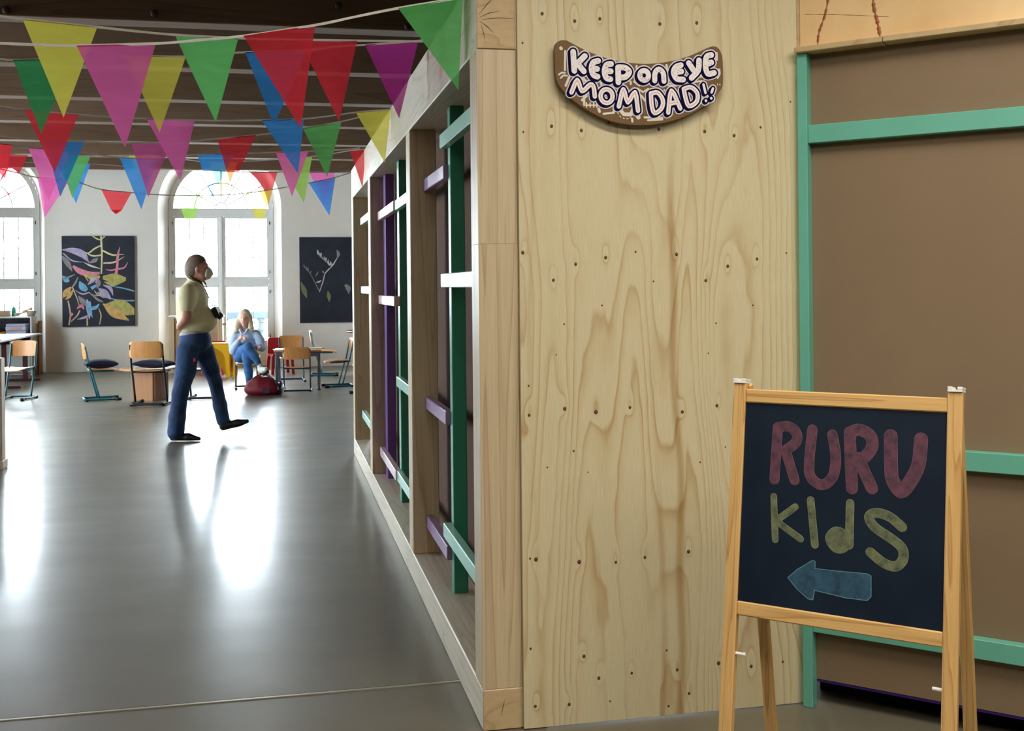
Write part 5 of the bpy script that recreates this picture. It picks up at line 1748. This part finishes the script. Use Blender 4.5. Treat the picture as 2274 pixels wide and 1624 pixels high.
# ---------------------------------------------------------------- seated woman
KW = .00645
WX, WY = -.475, 16.22
def ww(a, b, v=0.0):
    return ((a - 535 + .01 * (872 - b)) * KW, v, (872 - b) * KW)
wm = thing('person', 'seated woman with long blond hair, pale blue blouse and crossed legs in jeans', 'person', (WX, WY, 0), -YAW)
LO, HI, VX = (-.32, -.42, -.01), (.48, .42, 1.20), .0085
hd = (ww(533, 715))
def w_torso(f, e=0.0):
    f.ell(ww(534, 768, .14), (.150 + e, .110 + e, .19 + e), .04)
    f.cone(ww(515, 749, .12), ww(555, 749, .12), .056 + e, .056 + e, .05)
    f.ell(ww(533, 795, .15), (.155 + e, .13 + e, .10 + e), .05)
def w_legs(f, e=0.0):
    f.ell(ww(533, 800, .15), (.165 + e, .14 + e, .10 + e), .04)
    # leg crossed on top, from the hip at image left over to the right
    f.chain([ww(519, 800, .12), ww(535, 787, -.08), ww(553, 776, -.27)], [.092 + e, .086 + e, .068 + e], .025)
    f.chain([ww(553, 776, -.27), ww(566, 795, -.26), ww(574, 812, -.24)], [.068 + e, .058 + e, .044 + e], .025)
    # standing leg
    f.chain([ww(548, 802, .12), ww(550, 797, -.08), ww(548, 798, -.22)], [.088 + e, .080 + e, .066 + e], .025)
    f.chain([ww(548, 798, -.22), ww(552, 830, -.21), ww(553, 861, -.18)], [.066 + e, .058 + e, .046 + e], .025)
body = Field(LO, HI, .0065)
body.ell((hd[0], .08, hd[2] + .012), (.072, .090, .105), .02)
body.ell((hd[0] + .004, .055, hd[2] - .030), (.060, .070, .085), .03)
body.cone((hd[0] + .004, .0, hd[2] - .095), (hd[0] + .006, .02, hd[2] - .090), .024, .026, .03)
body.chain([(hd[0] + .003, -.022, hd[2] + .005), (hd[0] + .004, -.036, hd[2] - .028)], [.009, .014], .012)
body.chain([(hd[0], .09, hd[2] - .05), ww(534, 748, .12)], [.050, .056], .03)
w_torso(body, -.018)
w_legs(body, -.014)
# arms and hands
body.chain([ww(511, 752, .11), ww(509, 786, .03), ww(526, 760, -.07)], [.045, .038, .026], .02)
body.cone(ww(526, 760, -.07), ww(533, 756, -.09), .026, .030, .012)
for q in range(4):
    body.chain([ww(534, 753.5 + 1.9 * q, -.10), ww(540, 754.5 + 1.8 * q, -.118), ww(544 - .6 * q, 757.5 + 1.6 * q, -.112)], [.0098, .009, .008], .003)
body.chain([ww(530, 754, -.10), ww(533, 750, -.115), ww(538, 749, -.12)], [.011, .010, .0085], .006)
body.chain([ww(559, 752, .11), ww(573, 779, .02), ww(569, 778, -.13)], [.045, .038, .026], .02)
body.cone(ww(569, 778, -.13), ww(567, 779, -.17), .026, .029, .012)
for q in range(4):
    body.chain([ww(571 - 1.7 * q, 778, -.185), ww(570.5 - 1.7 * q, 780.5, -.22), ww(569.5 - 1.6 * q, 784, -.235)], [.0098, .009, .008], .003)
body.chain([ww(563, 776, -.165), ww(560.5, 777, -.19), ww(560, 779, -.205)], [.011, .010, .0085], .006)
# ankle of the crossed leg and both feet inside the shoes
body.chain([ww(574, 812, -.24), ww(579, 822, -.25)], [.034, .032], .02)
body.mesh('body', M['skin_w'], wm)
f = Field(LO, HI, VX)
w_torso(f)
f.chain([ww(511, 752, .11), ww(507.5, 772, .07), ww(509, 786, .03), ww(517, 774, -.02), ww(522, 766, -.05)], [.060, .062, .056, .046, .042], .03)
f.chain([ww(559, 752, .11), ww(568, 766, .06), ww(573, 780, .02), ww(571, 779, -.06)], [.058, .058, .052, .044], .03)
f.cut((0, 0, -1), -ww(0, 797)[2])
f.cone((hd[0], -.01, hd[2] - .13), (hd[0], .04, hd[2] - .21), .055, .012, .0, sub=True)
f.cone((hd[0], .06, hd[2] - .02), (hd[0], .08, hd[2] - .14), .10, .055, .0, sub=True)
f.mesh('blouse', M['blouse'], wm)
f = Field(LO, HI, VX)
for s in (-1, 1):
    f.chain([(hd[0] + s * .062, .06, hd[2] - .135), (hd[0] + s * .050, -.005, hd[2] - .165), (hd[0] + s * .015, -.03, hd[2] - .225)], [.016, .020, .012], .01)
f.mesh('blouse_collar', M['blouse'], wm)
f = Field(LO, HI, VX)
w_legs(f)
f.cut((0, 0, 1), ww(0, 758)[2])
f.mesh('jeans', M['denim_mid'], wm)
f = Field(LO, HI, .007)
f.chain([ww(579, 826, -.24), ww(586, 827, -.28), ww(594, 824, -.33)], [.043, .044, .034], .02)
f.cone(ww(577, 816, -.24), ww(580, 826, -.24), .040, .042, .02)
f.mesh('trainer', M['shoe_white'], wm)
f = Field(LO, HI, .007)
f.chain([ww(582, 833, -.25), ww(589, 833, -.29), ww(597, 828.5, -.335)], [.030, .034, .026], .02)
f.mesh('trainer_sole', M['black_leather'], wm)
f = Field(LO, HI, .007)
f.chain([ww(553, 866, -.16), ww(552, 866, -.24), ww(551, 867, -.31)], [.043, .044, .032], .02)
f.cut((0, 0, -1), -.004)
f.mesh('trainer', M['shoe_white'], wm)
f = Field(LO, HI, .007)                                   # long parted hair
f.ell((hd[0], .095, hd[2] + .018), (.092, .100, .122), .02)
f.chain([(hd[0] - .075, .08, hd[2] + .02), (hd[0] - .092, .055, hd[2] - .07), (hd[0] - .105, .035, hd[2] - .15), (hd[0] - .14, .03, hd[2] - .195)], [.034, .036, .038, .020], .03)
f.chain([(hd[0] + .075, .08, hd[2] + .02), (hd[0] + .086, .055, hd[2] - .07), (hd[0] + .095, .035, hd[2] - .14), (hd[0] + .115, .035, hd[2] - .185)], [.032, .032, .034, .018], .03)
f.chain([(hd[0], .13, hd[2] - .02), (hd[0], .16, hd[2] - .16)], [.09, .085], .03)
f.ell((hd[0] + .010, -.02, hd[2] - .030), (.062, .085, .112), .0, sub=True)
f.mesh('hair', M['hair_blond'], wm)
for s in (-1, 1):
    o = MB().lathe([(.001, -.004), (.011, -.002), (.011, .002), (.001, .004)], 10).build('eye', M['eye_dark'], wm, True)
    o.location = (hd[0] + .004 + s * .027, -.009, hd[2] + .004)
    o.rotation_euler = (PI / 2, 0, 0)
    o.scale = (1, .55, 1)
    MB().tube([(hd[0] + .004 + s * .016, -.014, hd[2] + .021), (hd[0] + .004 + s * .040, -.003, hd[2] + .021)], .0030, 6).build('eyebrow', M['hair_brown'], wm)
MB().tube([(hd[0] - .016, -.012, hd[2] - .060), (hd[0] + .004, -.020, hd[2] - .062), (hd[0] + .024, -.012, hd[2] - .060)], [.003, .006, .003], 8).build('lips', M['lip'], wm, True)
M['necklace'] = plain('thin_gold_chain', srgb(170, 120, 80), .3, .8)
MB().tube(spline([(hd[0] - .045, .06, hd[2] - .13), (hd[0] - .02, .01, hd[2] - .155), (hd[0], .0, hd[2] - .165), (hd[0] + .02, .01, hd[2] - .155), (hd[0] + .045, .06, hd[2] - .13)], 4), .002, 6).build('necklace', M['necklace'], wm)

# red bag on the floor beside her
M['bag_red'] = plain('dark_red_nylon', srgb(126, 14, 36), .6, vary=.15, scale=9, bump=.4, bscale=25)
bag = thing('sports_bag', 'dark red sports bag with black handles on the floor before the woman', 'bag', (-.20, 15.33, 0), math.radians(-8))
f = Field((-.30, -.22, -.01), (.30, .22, .36), .008)
f.chain([(-.14, 0, .10), (-.05, 0, .115), (.08, 0, .105), (.16, 0, .075)], [.105, .125, .115, .08], .05)
f.ell((-.03, 0, .19), (.11, .05, .055), .05)
f.ell((.0, 0, .07), (.25, .16, .075), .05)
f.cut((0, 0, -1), 0)
f.mesh('bag_body', M['bag_red'], bag)
for s in (-1, 1):
    MB().tube(spline([(-.15, s * .05, .195), (-.09, s * .055, .258), (.03, s * .05, .275), (.12, s * .055, .215), (.18, s * .06, .15)], 5), .010, 8, .6).build('handle', M['black_leather'], bag, True)
f = Field((-.30, -.22, -.01), (.32, .22, .30), .009)
f.ell((.225, 0, .085), (.055, .13, .085), .02)
f.cut((0, 0, -1), 0)
f.mesh('end_panel', M['black_leather'], bag)
B('zip_tab', (-.02, -.060, .243), (.06, -.035, .255), M['plastic_white'], bag, .003)
M['bag_logo'] = plain('navy_print', srgb(48, 22, 60), .6)
o = MB().box((-.045, -.002, -.035), (.045, .002, .035), .001).build('printed_patch', M['bag_logo'], bag)
o.location = (.06, -.162, .075)
o.rotation_euler = (-.12, 0, 0)
